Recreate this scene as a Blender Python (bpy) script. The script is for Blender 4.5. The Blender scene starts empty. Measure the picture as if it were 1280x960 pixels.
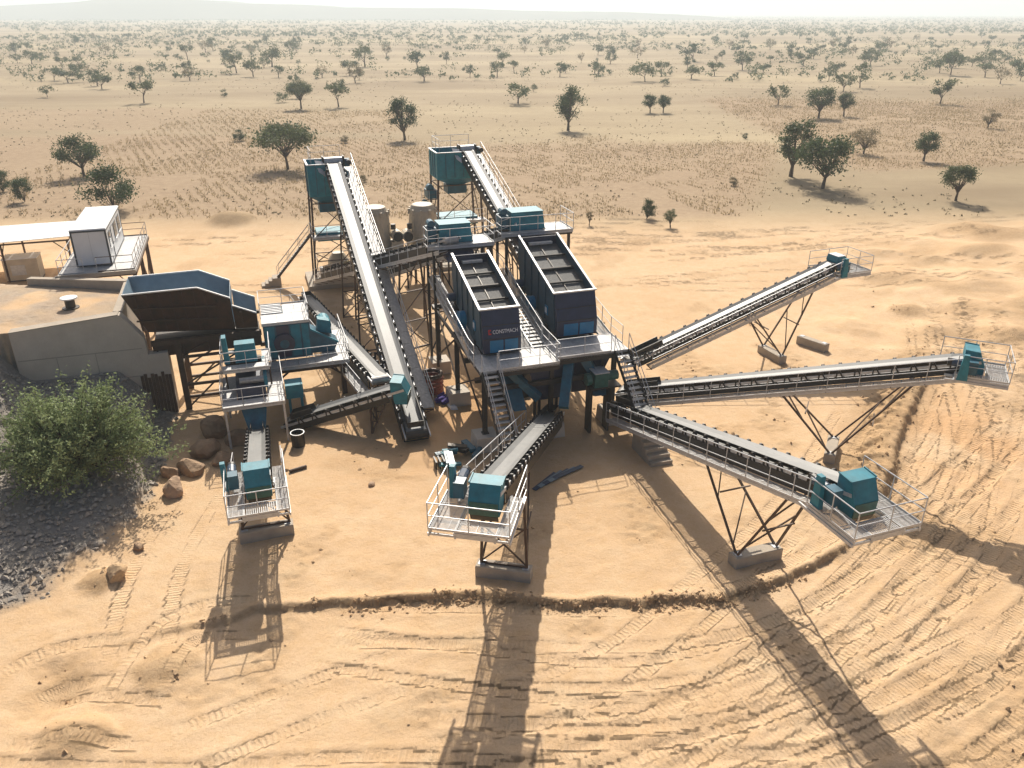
import bpy, math, random
import numpy as np
from mathutils import Vector, Matrix, Euler

R = math.radians
random.seed(7)
rng = np.random.default_rng(11)
sc = bpy.context.scene
C = sc.collection

# ------------------------------------------------------------------ camera, sky, sun, exposure
CAM_H = 22.0
cam_d = bpy.data.cameras.new('camera')
cam = bpy.data.objects.new('camera', cam_d)
C.objects.link(cam)
cam.location = (0, 0, CAM_H)
cam.rotation_euler = (math.pi / 2 - math.atan(0.464), 0, 0)
cam_d.sensor_width = 36.0
cam_d.lens = 36.0 * 1000 / 1280
cam_d.clip_end = 40000
sc.camera = cam

SUN_EL, SUN_AZ = R(41.8), R(-3.5)          # azimuth measured from +Y towards +X
w = bpy.data.worlds.new('World')
sc.world = w
w.use_nodes = True
wn = w.node_tree
bg = wn.nodes['Background']
sky = wn.nodes.new('ShaderNodeTexSky')
sky.sky_type = 'NISHITA'
sky.sun_disc = False
sky.sun_elevation = SUN_EL
sky.sun_rotation = SUN_AZ
sky.air_density = 0.7
sky.dust_density = 6.0
sky.altitude = 300
wn.links.new(sky.outputs[0], bg.inputs[0])
bg.inputs[1].default_value = 0.08
sl = bpy.data.lights.new('sun', 'SUN')
sun = bpy.data.objects.new('sun', sl)
C.objects.link(sun)
sl.energy = 4.8
sl.angle = R(0.6)
sl.color = (1.0, 0.93, 0.82)
sd = Vector((math.sin(SUN_AZ) * math.cos(SUN_EL), math.cos(SUN_AZ) * math.cos(SUN_EL), math.sin(SUN_EL)))
sun.rotation_euler = sd.to_track_quat('Z', 'Y').to_euler()
sun.location = (0, 60, 60)

vs = sc.view_settings
vs.view_transform = 'Standard'
vs.look = 'None'
vs.gamma = 1
vs.use_curve_mapping = False
vs.exposure = 0.40
try:
    sc.cycles.use_denoising = True
    sc.cycles.max_bounces = 6
    sc.cycles.volume_bounces = 1
    sc.cycles.transparent_max_bounces = 8
except Exception:
    pass

# ------------------------------------------------------------------ site axes: a runs along the crusher line, b away from the camera
TH = R(18)
CT, ST = math.cos(TH), math.sin(TH)


def PL(a, b, z=0.0):
    return Vector((a * CT - b * ST, 40 + a * ST + b * CT, z))


# ------------------------------------------------------------------ materials
MATS = {}


def mat(name, col, rough=0.6, metal=0.0, var=0.15, scale=3.0, dust=0.0, bump=0.0, bscale=20.0, spec=0.5, col2=None, stretch=None, dustcol=(0.52, 0.38, 0.22)):
    m = bpy.data.materials.new(name)
    m.use_nodes = True
    t = m.node_tree
    N, L = t.nodes, t.links
    bs = N['Principled BSDF']
    bs.inputs['Roughness'].default_value = rough
    bs.inputs['Metallic'].default_value = metal
    bs.inputs['Specular IOR Level'].default_value = spec
    tc = N.new('ShaderNodeTexCoord')
    mp = N.new('ShaderNodeMapping')
    L.new(tc.outputs['Object'], mp.inputs[0])
    if stretch:
        mp.inputs['Scale'].default_value = stretch
    nz = N.new('ShaderNodeTexNoise')
    nz.inputs['Scale'].default_value = scale
    nz.inputs['Detail'].default_value = 6
    nz.inputs['Roughness'].default_value = 0.65
    L.new(mp.outputs[0], nz.inputs['Vector'])
    mr = N.new('ShaderNodeMapRange')
    mr.inputs[1].default_value = 0.3
    mr.inputs[2].default_value = 0.7
    L.new(nz.outputs[0], mr.inputs[0])
    mx = N.new('ShaderNodeMix')
    mx.data_type = 'RGBA'
    L.new(mr.outputs[0], mx.inputs[0])
    c2 = col2 or tuple(min(1, c * (1 + var)) for c in col)
    c1 = col if col2 else tuple(c * (1 - var) for c in col)
    mx.inputs[6].default_value = (*c1, 1)
    mx.inputs[7].default_value = (*c2, 1)
    out = mx.outputs[2]
    if dust > 0:
        geo = N.new('ShaderNodeNewGeometry')
        sp = N.new('ShaderNodeSeparateXYZ')
        L.new(geo.outputs['Normal'], sp.inputs[0])
        n2 = N.new('ShaderNodeTexNoise')
        n2.inputs['Scale'].default_value = 1.7
        n2.inputs['Detail'].default_value = 5
        L.new(tc.outputs['Object'], n2.inputs['Vector'])
        up = N.new('ShaderNodeMapRange')
        up.inputs[1].default_value = -0.2
        up.inputs[2].default_value = 1.0
        up.inputs[3].default_value = 0.15
        up.inputs[4].default_value = 1.0
        L.new(sp.outputs[2], up.inputs[0])
        mu = N.new('ShaderNodeMath')
        mu.operation = 'MULTIPLY'
        L.new(up.outputs[0], mu.inputs[0])
        L.new(n2.outputs[0], mu.inputs[1])
        mu2 = N.new('ShaderNodeMath')
        mu2.operation = 'MULTIPLY'
        mu2.use_clamp = True
        L.new(mu.outputs[0], mu2.inputs[0])
        mu2.inputs[1].default_value = dust * 1.6
        dx = N.new('ShaderNodeMix')
        dx.data_type = 'RGBA'
        L.new(mu2.outputs[0], dx.inputs[0])
        L.new(out, dx.inputs[6])
        dx.inputs[7].default_value = (*dustcol, 1)
        out = dx.outputs[2]
    L.new(out, bs.inputs['Base Color'])
    if bump > 0:
        n3 = N.new('ShaderNodeTexNoise')
        n3.inputs['Scale'].default_value = bscale
        n3.inputs['Detail'].default_value = 4
        L.new(tc.outputs['Object'], n3.inputs['Vector'])
        bp = N.new('ShaderNodeBump')
        bp.inputs['Strength'].default_value = bump
        bp.inputs['Distance'].default_value = 0.05
        L.new(n3.outputs[0], bp.inputs['Height'])
        L.new(bp.outputs[0], bs.inputs['Normal'])
    MATS[name] = m
    return m


M_TEAL = mat('teal_paint', (0.008, 0.195, 0.265), 0.55, 0, 0.25, 2.5, dust=0.10, spec=0.4)
M_TEAL_D = mat('deep_teal_paint', (0.006, 0.10, 0.16), 0.42, 0, 0.25, 2.5, dust=0.06)
M_BLUE = mat('bright_blue_panel', (0.004, 0.18, 0.36), 0.35, 0, 0.15, 2.5, dust=0.03)
M_NAVY = mat('dark_navy_paint', (0.024, 0.034, 0.075), 0.40, 0, 0.25, 2.0, dust=0.035)
M_SIDE = mat('dark_teal_side_paint', (0.014, 0.065, 0.105), 0.42, 0, 0.25, 2.0, dust=0.05)
M_GALV = mat('galvanised_steel', (0.52, 0.53, 0.54), 0.45, 0.25, 0.15, 6, dust=0.06)
M_GRATE = mat('galvanised_grating', (0.40, 0.41, 0.42), 0.55, 0.2, 0.25, 5, dust=0.12, bump=0.3, bscale=60)
M_BROWN = mat('brown_primer_steel', (0.055, 0.030, 0.022), 0.6, 0.1, 0.35, 3, dust=0.15)
M_RUSTY = mat('rust_streaked_plate', (0.035, 0.022, 0.018), 0.6, 0.1, 0.4, 1.6, dust=0.1, col2=(0.085, 0.035, 0.02))
M_DARK = mat('dark_steel', (0.022, 0.023, 0.026), 0.5, 0.2, 0.3, 4, dust=0.12)
M_BLACK = mat('black_bracket', (0.012, 0.012, 0.013), 0.5, 0, 0.3, 5, dust=0.05)
M_BELT = mat('dusty_rubber_belt', (0.14, 0.145, 0.145), 0.52, 0, 0.2, 1.2, dust=0.15, spec=0.8, stretch=(0.25, 2, 2), dustcol=(0.40, 0.36, 0.29))
M_ROLL = mat('worn_roller_steel', (0.35, 0.35, 0.35), 0.35, 0.5, 0.2, 8, dust=0.1)
M_CONC = mat('concrete', (0.36, 0.32, 0.27), 0.85, 0, 0.16, 1.2, dust=0.25, bump=0.25, bscale=12)
M_CONC_D = mat('stained_concrete', (0.49, 0.43, 0.36), 0.88, 0, 0.2, 0.9, dust=0.12, bump=0.3, bscale=10, col2=(0.60, 0.54, 0.46))
M_WHITE = mat('white_sandwich_panel', (0.74, 0.76, 0.77), 0.45, 0, 0.05, 1.0, dust=0.06)
M_ROOF = mat('white_roof_sheet', (0.82, 0.83, 0.82), 0.4, 0.1, 0.05, 1.0, dust=0.05)
M_FRAME = mat('dark_window_frame', (0.045, 0.055, 0.07), 0.5, 0, 0.2, 4)
M_GLASS = mat('window_glass', (0.16, 0.19, 0.21), 0.08, 0, 0.15, 1.5, spec=0.8)
M_HOPIN = mat('blue_grey_liner', (0.17, 0.25, 0.31), 0.42, 0.15, 0.15, 1.0, dust=0.12)
M_MESH = mat('screen_mesh', (0.13, 0.135, 0.135), 0.7, 0.1, 0.3, 9, dust=0.05, bump=0.6, bscale=70)
M_CREAM = mat('cream_machine_paint', (0.50, 0.44, 0.34), 0.55, 0, 0.15, 1.5, dust=0.25)
M_MOTOR = mat('motor_blue', (0.012, 0.05, 0.11), 0.4, 0, 0.2, 4, dust=0.12)
M_GREEN = mat('green_gear_paint', (0.02, 0.12, 0.10), 0.4, 0, 0.25, 4, dust=0.15)
M_YELLOW = mat('yellow_green_paint', (0.42, 0.42, 0.06), 0.5, 0, 0.2, 3, dust=0.2)
M_RED = mat('red_oxide_drum', (0.30, 0.045, 0.025), 0.55, 0, 0.3, 3, dust=0.2)
M_VIOLET = mat('violet_cloth', (0.06, 0.035, 0.22), 0.8, 0, 0.2, 5)
M_TEXTW = mat('white_lettering', (0.8, 0.8, 0.8), 0.5, 0, 0.03, 3)
M_TEXTR = mat('red_emblem', (0.55, 0.02, 0.02), 0.5, 0, 0.03, 3)
M_BAG = mat('cream_woven_sack', (0.58, 0.46, 0.30), 0.85, 0, 0.12, 3, dust=0.2)
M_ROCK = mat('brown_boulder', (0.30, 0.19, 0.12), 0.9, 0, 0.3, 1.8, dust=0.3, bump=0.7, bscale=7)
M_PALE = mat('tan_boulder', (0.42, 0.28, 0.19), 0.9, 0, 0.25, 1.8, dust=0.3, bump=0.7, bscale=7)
M_GRAVEL = mat('dark_basalt_gravel', (0.31, 0.29, 0.265), 0.85, 0, 0.45, 4, dust=0.3)
M_CLOD = mat('earth_clod', (0.52, 0.355, 0.20), 0.95, 0, 0.25, 4)
M_SPOIL = mat('brown_spoil', (0.24, 0.15, 0.08), 0.95, 0, 0.3, 3, bump=0.7, bscale=8)
M_BARK = mat('tree_bark', (0.10, 0.07, 0.05), 0.9, 0, 0.3, 5)


def leafmat(name, c1, c2):
    m = bpy.data.materials.new(name)
    m.use_nodes = True
    t = m.node_tree
    N, L = t.nodes, t.links
    bs = N['Principled BSDF']
    bs.inputs['Roughness'].default_value = 0.65
    bs.inputs['Specular IOR Level'].default_value = 0.25
    tc = N.new('ShaderNodeTexCoord')
    nz = N.new('ShaderNodeTexNoise')
    nz.inputs['Scale'].default_value = 1.1
    nz.inputs['Detail'].default_value = 5
    L.new(tc.outputs['Object'], nz.inputs['Vector'])
    oi = N.new('ShaderNodeObjectInfo')
    ad = N.new('ShaderNodeMath')
    ad.operation = 'MULTIPLY_ADD'
    L.new(oi.outputs['Random'], ad.inputs[0])
    ad.inputs[1].default_value = 0.35
    L.new(nz.outputs[0], ad.inputs[2])
    mr = N.new('ShaderNodeMapRange')
    mr.inputs[1].default_value = 0.35
    mr.inputs[2].default_value = 0.95
    L.new(ad.outputs[0], mr.inputs[0])
    mx = N.new('ShaderNodeMix')
    mx.data_type = 'RGBA'
    L.new(mr.outputs[0], mx.inputs[0])
    mx.inputs[6].default_value = (*c1, 1)
    mx.inputs[7].default_value = (*c2, 1)
    tr = N.new('ShaderNodeBsdfTranslucent')
    L.new(mx.outputs[2], tr.inputs[0])
    L.new(mx.outputs[2], bs.inputs['Base Color'])
    ms = N.new('ShaderNodeMixShader')
    ms.inputs[0].default_value = 0.3
    L.new(bs.outputs[0], ms.inputs[1])
    L.new(tr.outputs[0], ms.inputs[2])
    L.new(ms.outputs[0], N['Material Output'].inputs[0])
    return m


M_LEAF = leafmat('acacia_leaf', (0.075, 0.105, 0.045), (0.150, 0.175, 0.085))
M_LEAF_D = leafmat('dark_leaf', (0.042, 0.075, 0.030), (0.095, 0.130, 0.055))
M_LEAF_P = leafmat('pale_dry_leaf', (0.17, 0.145, 0.085), (0.28, 0.235, 0.14))
M_LEAF_B = leafmat('feathery_leaf', (0.125, 0.185, 0.07), (0.30, 0.36, 0.17))
M_STALK = leafmat('dry_stalk', (0.27, 0.195, 0.11), (0.46, 0.36, 0.21))

# ------------------------------------------------------------------ mesh helpers


class MB:
    def __init__(self):
        self.v, self.f, self.c = [], [], []

    def add(self, vs_, fs_):
        o = len(self.v)
        self.c.append((o, len(self.f)))
        self.v += [tuple(p) for p in vs_]
        self.f += [tuple(i + o for i in f) for f in fs_]
        return self

    def hexa(self, p):      # bottom 0-3 counter-clockwise, top 4-7
        return self.add(p, [(3, 2, 1, 0), (4, 5, 6, 7), (0, 1, 5, 4), (1, 2, 6, 5), (2, 3, 7, 6), (3, 0, 4, 7)])

    def box(self, x0, x1, y0, y1, z0, z1):
        return self.hexa([(x0, y0, z0), (x1, y0, z0), (x1, y1, z0), (x0, y1, z0), (x0, y0, z1), (x1, y0, z1), (x1, y1, z1), (x0, y1, z1)])

    def beam(self, p, q, wd=0.1, ht=None, up=(0, 0, 1)):
        ht = ht or wd
        p, q = Vector(p), Vector(q)
        d = (q - p).normalized()
        u = Vector(up)
        if abs(d.dot(u)) > 0.95:
            u = Vector((1, 0, 0)) if abs(d.x) < 0.9 else Vector((0, 1, 0))
        s = d.cross(u).normalized()
        n = s.cross(d)
        s *= wd / 2
        n *= ht / 2
        return self.hexa([p - s - n, p + s - n, q + s - n, q - s - n, p - s + n, p + s + n, q + s + n, q - s + n])

    def tube(self, p, q, r, n=8, r2=None, cap=True):
        p, q = Vector(p), Vector(q)
        r2 = r if r2 is None else r2
        d = (q - p).normalized()
        u = Vector((0, 0, 1)) if abs(d.z) < 0.9 else Vector((1, 0, 0))
        s = d.cross(u).normalized()
        t = s.cross(d)
        vs_ = []
        for c, rr in ((p, r), (q, r2)):
            for i in range(n):
                a = 2 * math.pi * i / n
                vs_.append(c + s * math.cos(a) * rr + t * math.sin(a) * rr)
        fs_ = [(i, (i + 1) % n, n + (i + 1) % n, n + i) for i in range(n)]
        if cap:
            fs_ += [tuple(range(n))[::-1], tuple(range(n, 2 * n))]
        return self.add(vs_, fs_)

    def prism(self, prof, axis, lo, hi):
        """extrude a 2-D outline; axis 'y': outline in x,z; axis 'x': outline in y,z; axis 'z': outline in x,y"""
        n = len(prof)
        mk = {'y': lambda p, t: (p[0], t, p[1]), 'x': lambda p, t: (t, p[0], p[1]), 'z': lambda p, t: (p[0], p[1], t)}[axis]
        vs_ = [mk(p, lo) for p in prof] + [mk(p, hi) for p in prof]
        fs_ = [(i, (i + 1) % n, n + (i + 1) % n, n + i) for i in range(n)]
        return self.add(vs_, fs_ + [tuple(range(n))[::-1], tuple(range(n, 2 * n))])

    def sheet(self, pts, th=0.03):
        """a thin plate through 3 or 4 points, with thickness"""
        p = [Vector(q) for q in pts]
        n = (p[1] - p[0]).cross(p[2] - p[0]).normalized() * th / 2
        k = len(p)
        vs_ = [q - n for q in p] + [q + n for q in p]
        fs_ = [tuple(range(k))[::-1], tuple(range(k, 2 * k))] + [(i, (i + 1) % k, k + (i + 1) % k, k + i) for i in range(k)]
        return self.add(vs_, fs_)

    def mesh(self, name, m):
        me = bpy.data.meshes.new(name)
        me.from_pydata(self.v, [], self.f)
        if m:
            me.materials.append(m)
        return me


OFF = {}          # root name -> offset subtracted from its parts' coordinates


def put(name, me, parent=None, loc=(0, 0, 0), rot=(0, 0, 0), scale=None):
    o = bpy.data.objects.new(name, me)
    C.objects.link(o)
    o.location = loc
    o.rotation_euler = rot
    if scale:
        o.scale = scale
    if parent:
        o.parent = parent
    return o


def part(name, mb, m, parent, smooth=False):
    off = None
    p = parent
    while p is not None:
        if p.name in OFF:
            off = OFF[p.name]
            break
        p = p.parent
    if off is not None:
        mb.v = [(x - off[0], y - off[1], z - off[2]) for x, y, z in mb.v]
    me = mb.mesh(name, m)
    if smooth:
        me.polygons.foreach_set('use_smooth', [True] * len(me.polygons))
    return put(name, me, parent)


def parts(name, mb, m, parent, n=1):
    """each primitive (or each run of n) becomes a part of its own"""
    st = [mb.c[i] for i in range(0, len(mb.c), n)] + [(len(mb.v), len(mb.f))]
    out = []
    for (v0, f0), (v1, f1) in zip(st[:-1], st[1:]):
        k = MB()
        k.v = mb.v[v0:v1]
        k.f = [tuple(i - v0 for i in f) for f in mb.f[f0:f1]]
        out.append(part(name, k, m, parent))
    return out


def tag(o, label, cat, group=None, kind=None):
    if label:
        o['label'] = label
    if cat:
        o['category'] = cat
    if group:
        o['group'] = group
    if kind:
        o['kind'] = kind
    return o


def thing(name, label, cat, loc, rz=0.0, group=None, off=None):
    o = bpy.data.objects.new(name, None)
    o.empty_display_size = 0.3
    C.objects.link(o)
    o.location = loc
    o.rotation_euler = (0, 0, rz)
    tag(o, label, cat, group)
    if off is not None:
        OFF[o.name] = off
    return o


def site(name, label, cat, a, b, z=0.0, group=None):
    """a thing whose parts are given in site coordinates (a, b, z)"""
    return thing(name, label, cat, PL(a, b, z), TH, group, off=(a, b, z))


def rel(root, p):
    o = OFF.get(root.name, (0, 0, 0))
    return (p[0] - o[0], p[1] - o[1], p[2] - o[2])


# shared small pieces
ME_POST = MB().tube((0, 0, 0), (0, 0, 1.1), 0.022, 6).mesh('rail_post', M_GALV)
ME_PANEL = MB().box(-0.49, 0.49, -0.5, 0.5, -0.02, 0.02).mesh('grating_panel', M_GRATE)
_g = MB()
for _y in (-0.485, 0.485):
    _g.box(-0.5, 0.5, _y - 0.018, _y + 0.018, -0.005, 0.021)
for _x in (-0.485, 0.485):
    _g.box(_x - 0.018, _x + 0.018, -0.467, 0.467, -0.005, 0.021)
for _i in range(14):
    _x = -0.467 + 0.934 * (_i + 1) / 15
    _g.box(_x - 0.0125, _x + 0.0125, -0.467, 0.467, 0.004, 0.02)
for _y in (-0.2, 0.2):
    _g.box(-0.467, 0.467, _y - 0.008, _y + 0.008, 0.010, 0.0215)
ME_GRATE = _g.mesh('open_grating_panel', M_GRATE)
ME_STEP = MB().box(-0.13, 0.13, -0.5, 0.5, -0.02, 0.02).mesh('stair_tread', M_GRATE)


def rail(root, pts, spacing=1.35, h=1.1, m=None, name='handrail', toe=True, r=0.023):
    m = m or M_GALV
    P = [Vector(p) for p in pts]
    tops, mids, toes = MB(), MB(), MB()
    for p, q in zip(P[:-1], P[1:]):
        tops.tube(p + Vector((0, 0, h)), q + Vector((0, 0, h)), r, 6)
        mids.tube(p + Vector((0, 0, h * 0.53)), q + Vector((0, 0, h * 0.53)), r * 0.8, 6)
        toes.beam(p + Vector((0, 0, 0.05)), q + Vector((0, 0, 0.05)), 0.02, 0.08)
    hr = part(name, tops, m, root)
    part('mid_rail', mids, m, hr)
    if toe:
        part('toe_board', toes, m, hr)
    done = []
    for p, q in zip(P[:-1], P[1:]):
        n = max(1, round((q - p).length / spacing))
        for i in range(n + 1):
            c = p.lerp(q, i / n)
            if any((c - d).length < 0.1 for d in done):
                continue
            done.append(c)
            o = put('post', ME_POST, hr, rel(root, c), (0, 0, 0), (1, 1, h / 1.1))
    return hr


def walkway(root, p, q, width, side, name='walkway', panel=1.0, m=None, me=None):
    """a strip of grating panels from p to q, laid to one side (unit vector) of that line"""
    p, q, s = Vector(p), Vector(q), Vector(side).normalized()
    d = (q - p)
    L_ = d.length
    dn = d.normalized()
    mb = MB()
    for k in (0.03, width - 0.03):
        mb.beam(p + s * k - Vector((0, 0, 0.09)), q + s * k - Vector((0, 0, 0.09)), 0.06, 0.12)
    wk, w2_ = parts(name, mb, m or M_GALV, root)
    w2_.parent = wk
    w2_.name = 'edge_angle'
    n = max(1, round(L_ / panel))
    rot = Matrix((dn, s, dn.cross(s))).transposed().to_euler()
    for i in range(n):
        c = p + d * ((i + 0.5) / n) + s * width / 2
        put('grating_panel', me or ME_PANEL, wk, rel(root, c), rot, (L_ / n * 1.0, width * 0.98, 1))
    return wk


def stairs(root, top, bot, width, side, m=None, rails=True):
    """steel stair: stringers, treads, handrails; side = unit vector across"""
    top, bot, s = Vector(top), Vector(bot), Vector(side).normalized()
    mb = MB()
    mb.beam(top, bot, 0.05, 0.22)
    mb.beam(top + s * width, bot + s * width, 0.05, 0.22)
    st, st2 = parts('stair_stringer', mb, m or M_DARK, root)
    n = max(3, int((top.z - bot.z) / 0.22))
    d = (top - bot)
    dh = Vector((d.x, d.y, 0)).normalized()
    rot = Matrix((dh, s, dh.cross(s))).transposed().to_euler()
    for i in range(1, n):
        c = bot + d * (i / n) + s * width / 2
        put('stair_tread', ME_STEP, st, rel(root, c), rot, (1, width - 0.06, 1))
    if rails:
        rail(root, [bot, top], 1.6, 1.0, toe=False)
        rail(root, [bot + s * width, top + s * width], 1.6, 1.0, toe=False)
    return st


# ------------------------------------------------------------------ terrain
def vnoise(x, y, seed):
    xi, yi = np.floor(x).astype(np.int64), np.floor(y).astype(np.int64)
    xf, yf = x - xi, y - yi
    xf, yf = xf * xf * (3 - 2 * xf), yf * yf * (3 - 2 * yf)

    def h(i, j):
        n = (i * 374761393 + j * 668265263 + seed * 1442695041) & 0xFFFFFFFF
        n = ((n ^ (n >> 13)) * 1274126177) & 0xFFFFFFFF
        return ((n ^ (n >> 16)) & 0xFFFF) / 65535.0
    return (h(xi, yi) * (1 - xf) + h(xi + 1, yi) * xf) * (1 - yf) + (h(xi, yi + 1) * (1 - xf) + h(xi + 1, yi + 1) * xf) * yf


def fbm(x, y, seed, octv=4):
    s, a, t = 0, 0.5, 0
    for k in range(octv):
        s = s + a * vnoise(x * 2 ** k, y * 2 ** k, seed + k * 17)
        t += a
        a *= 0.5
    return s / t


def sstep(e0, e1, x):
    t = np.clip((x - e0) / (e1 - e0), 0, 1)
    return t * t * (3 - 2 * t)


def smooth_line(pts, n=6):
    p = np.array(pts, float)
    p = np.vstack([2 * p[0] - p[1], p, 2 * p[-1] - p[-2]])
    out = []
    for i in range(1, len(p) - 2):
        for t in np.linspace(0, 1, n, endpoint=False):
            a, b_, c, d = p[i - 1], p[i], p[i + 1], p[i + 2]
            out.append(0.5 * (2 * b_ + (c - a) * t + (2 * a - 5 * b_ + 4 * c - d) * t * t + (3 * b_ - a - 3 * c + d) * t ** 3))
    out.append(p[-2])
    return np.array(out)


def line_field(X, Y, line):
    """signed distance to a polyline (left positive) and arc length"""
    best = np.full(X.shape, 1e9)
    sd_ = np.full(X.shape, 1e9)
    sl_ = np.zeros(X.shape)
    acc = 0.0
    for (x0, y0), (x1, y1) in zip(line[:-1], line[1:]):
        dx, dy = x1 - x0, y1 - y0
        L_ = math.hypot(dx, dy)
        t = np.clip(((X - x0) * dx + (Y - y0) * dy) / (L_ * L_), 0, 1)
        ex, ey = X - x0 - t * dx, Y - y0 - t * dy
        d = np.hypot(ex, ey)
        m_ = d < best
        best[m_] = d[m_]
        sgn = np.sign(dx * (Y - y0) - dy * (X - x0))
        sd_[m_] = (d * sgn)[m_]
        sl_[m_] = (acc + t * L_)[m_]
        acc += L_
    return sd_, sl_


BERM = smooth_line([(-17.5, 22.6), (-13.8, 24.3), (-11.8, 25.0), (-9.5, 25.9), (-7.2, 26.0), (-4.0, 26.4), (-1.3, 26.6), (2.0, 26.1), (5.3, 26.2), (7.6, 26.4),
                    (9.0, 26.5), (10.9, 27.4), (13.0, 28.5), (15.6, 30.4), (18.2, 33.3), (20.4, 37.2), (23.8, 42.8), (28.5, 49.5), (36, 58)])
TRACKS = [
    [(-7.7, 25.1), (-1.3, 24.9), (5.1, 24.8), (10.4, 26.3), (17.6, 31.6), (24.1, 38.7), (33.5, 51.4)],
    [(-8.0, 23.9), (-1.2, 22.6), (4.7, 22.0), (11.3, 24.3), (18.1, 28.9), (27.0, 36.4)],
    [(-2.3, 21.1), (3.4, 20.7), (9.3, 21.9), (15.4, 25.3), (24.1, 31.3)],
    [(-3.8, 19.4), (1.6, 19.0), (7.1, 20.0), (13.7, 22.6), (22.0, 27.8)],
    [(0.0, 18.3), (5.5, 18.4), (11.4, 20.4), (20.3, 24.8)],
    [(6.7, 17.6), (12.3, 18.6), (18.4, 21.5)],
    [(-13.8, 22.2), (-15.2, 26.7), (-15.7, 31.3), (-15.6, 35.6)],
    [(-13.4, 20.0), (-13.4, 23.5), (-12.5, 25.0), (-10.0, 25.4)],
    [(17.2, 30.1), (23.6, 38.9), (29.3, 47.4), (37.3, 59.4)],
    [(19.9, 31.9), (26.7, 39.4), (33.8, 50.0)],
    [(13.0, 28.0), (19.0, 32.0), (30.2, 41.8)],
    [(-11.5, 18.6), (-6.3, 21.5), (-2.4, 23.0), (1.9, 23.9)],
    [(-18.2, 21.1), (-16.7, 22.6), (-14.0, 23.0)],
    [(-17.5, 19.9), (-15.9, 20.0), (-14.3, 20.2), (-11.7, 19.9)],
    [(-20, 17.5), (-12, 17.2), (-4, 17.8), (3, 17.2)],
    [(22, 26), (29, 33), (37, 44), (44, 58)],
    [(12, 76), (30, 80), (48, 72), (70, 76)],
    [(10, 68), (28, 74), (45, 66), (60, 60)],
    [(-40, 82), (-15, 86), (15, 84), (40, 90), (90, 100)],
    [(-30, 77), (-10, 80), (20, 79), (50, 85)],
]
_tr = random.Random(31)
for k in range(9):         # fainter passes that fan out over the right hand side
    off = _tr.uniform(-3, 12)
    x0 = _tr.uniform(-6, 10)
    TRACKS.append([(x0, 17.5 + off * 0.35), (x0 + 6, 18.2 + off * 0.5), (x0 + 12, 21.5 + off * 0.75), (x0 + 18, 26.5 + off), (x0 + 25, 34 + off * 1.4)])
for k in range(12):
    y0 = _tr.uniform(62, 88)
    x0 = _tr.uniform(-30, 25)
    TRACKS.append([(x0, y0), (x0 + 14, y0 + _tr.uniform(-2, 2)), (x0 + 28, y0 + _tr.uniform(-2, 4)), (x0 + 45, y0 + _tr.uniform(0, 8))])
for k in range(6):
    x0 = _tr.uniform(22, 42)
    TRACKS.append([(x0 - 6, 30), (x0, 40), (x0 + 4, 50), (x0 + 9, 62)])
TRACKS = [smooth_line(t) for t in TRACKS]


def site_ab(X, Y):
    return X * CT + (Y - 40) * ST, -X * ST + (Y - 40) * CT


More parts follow.
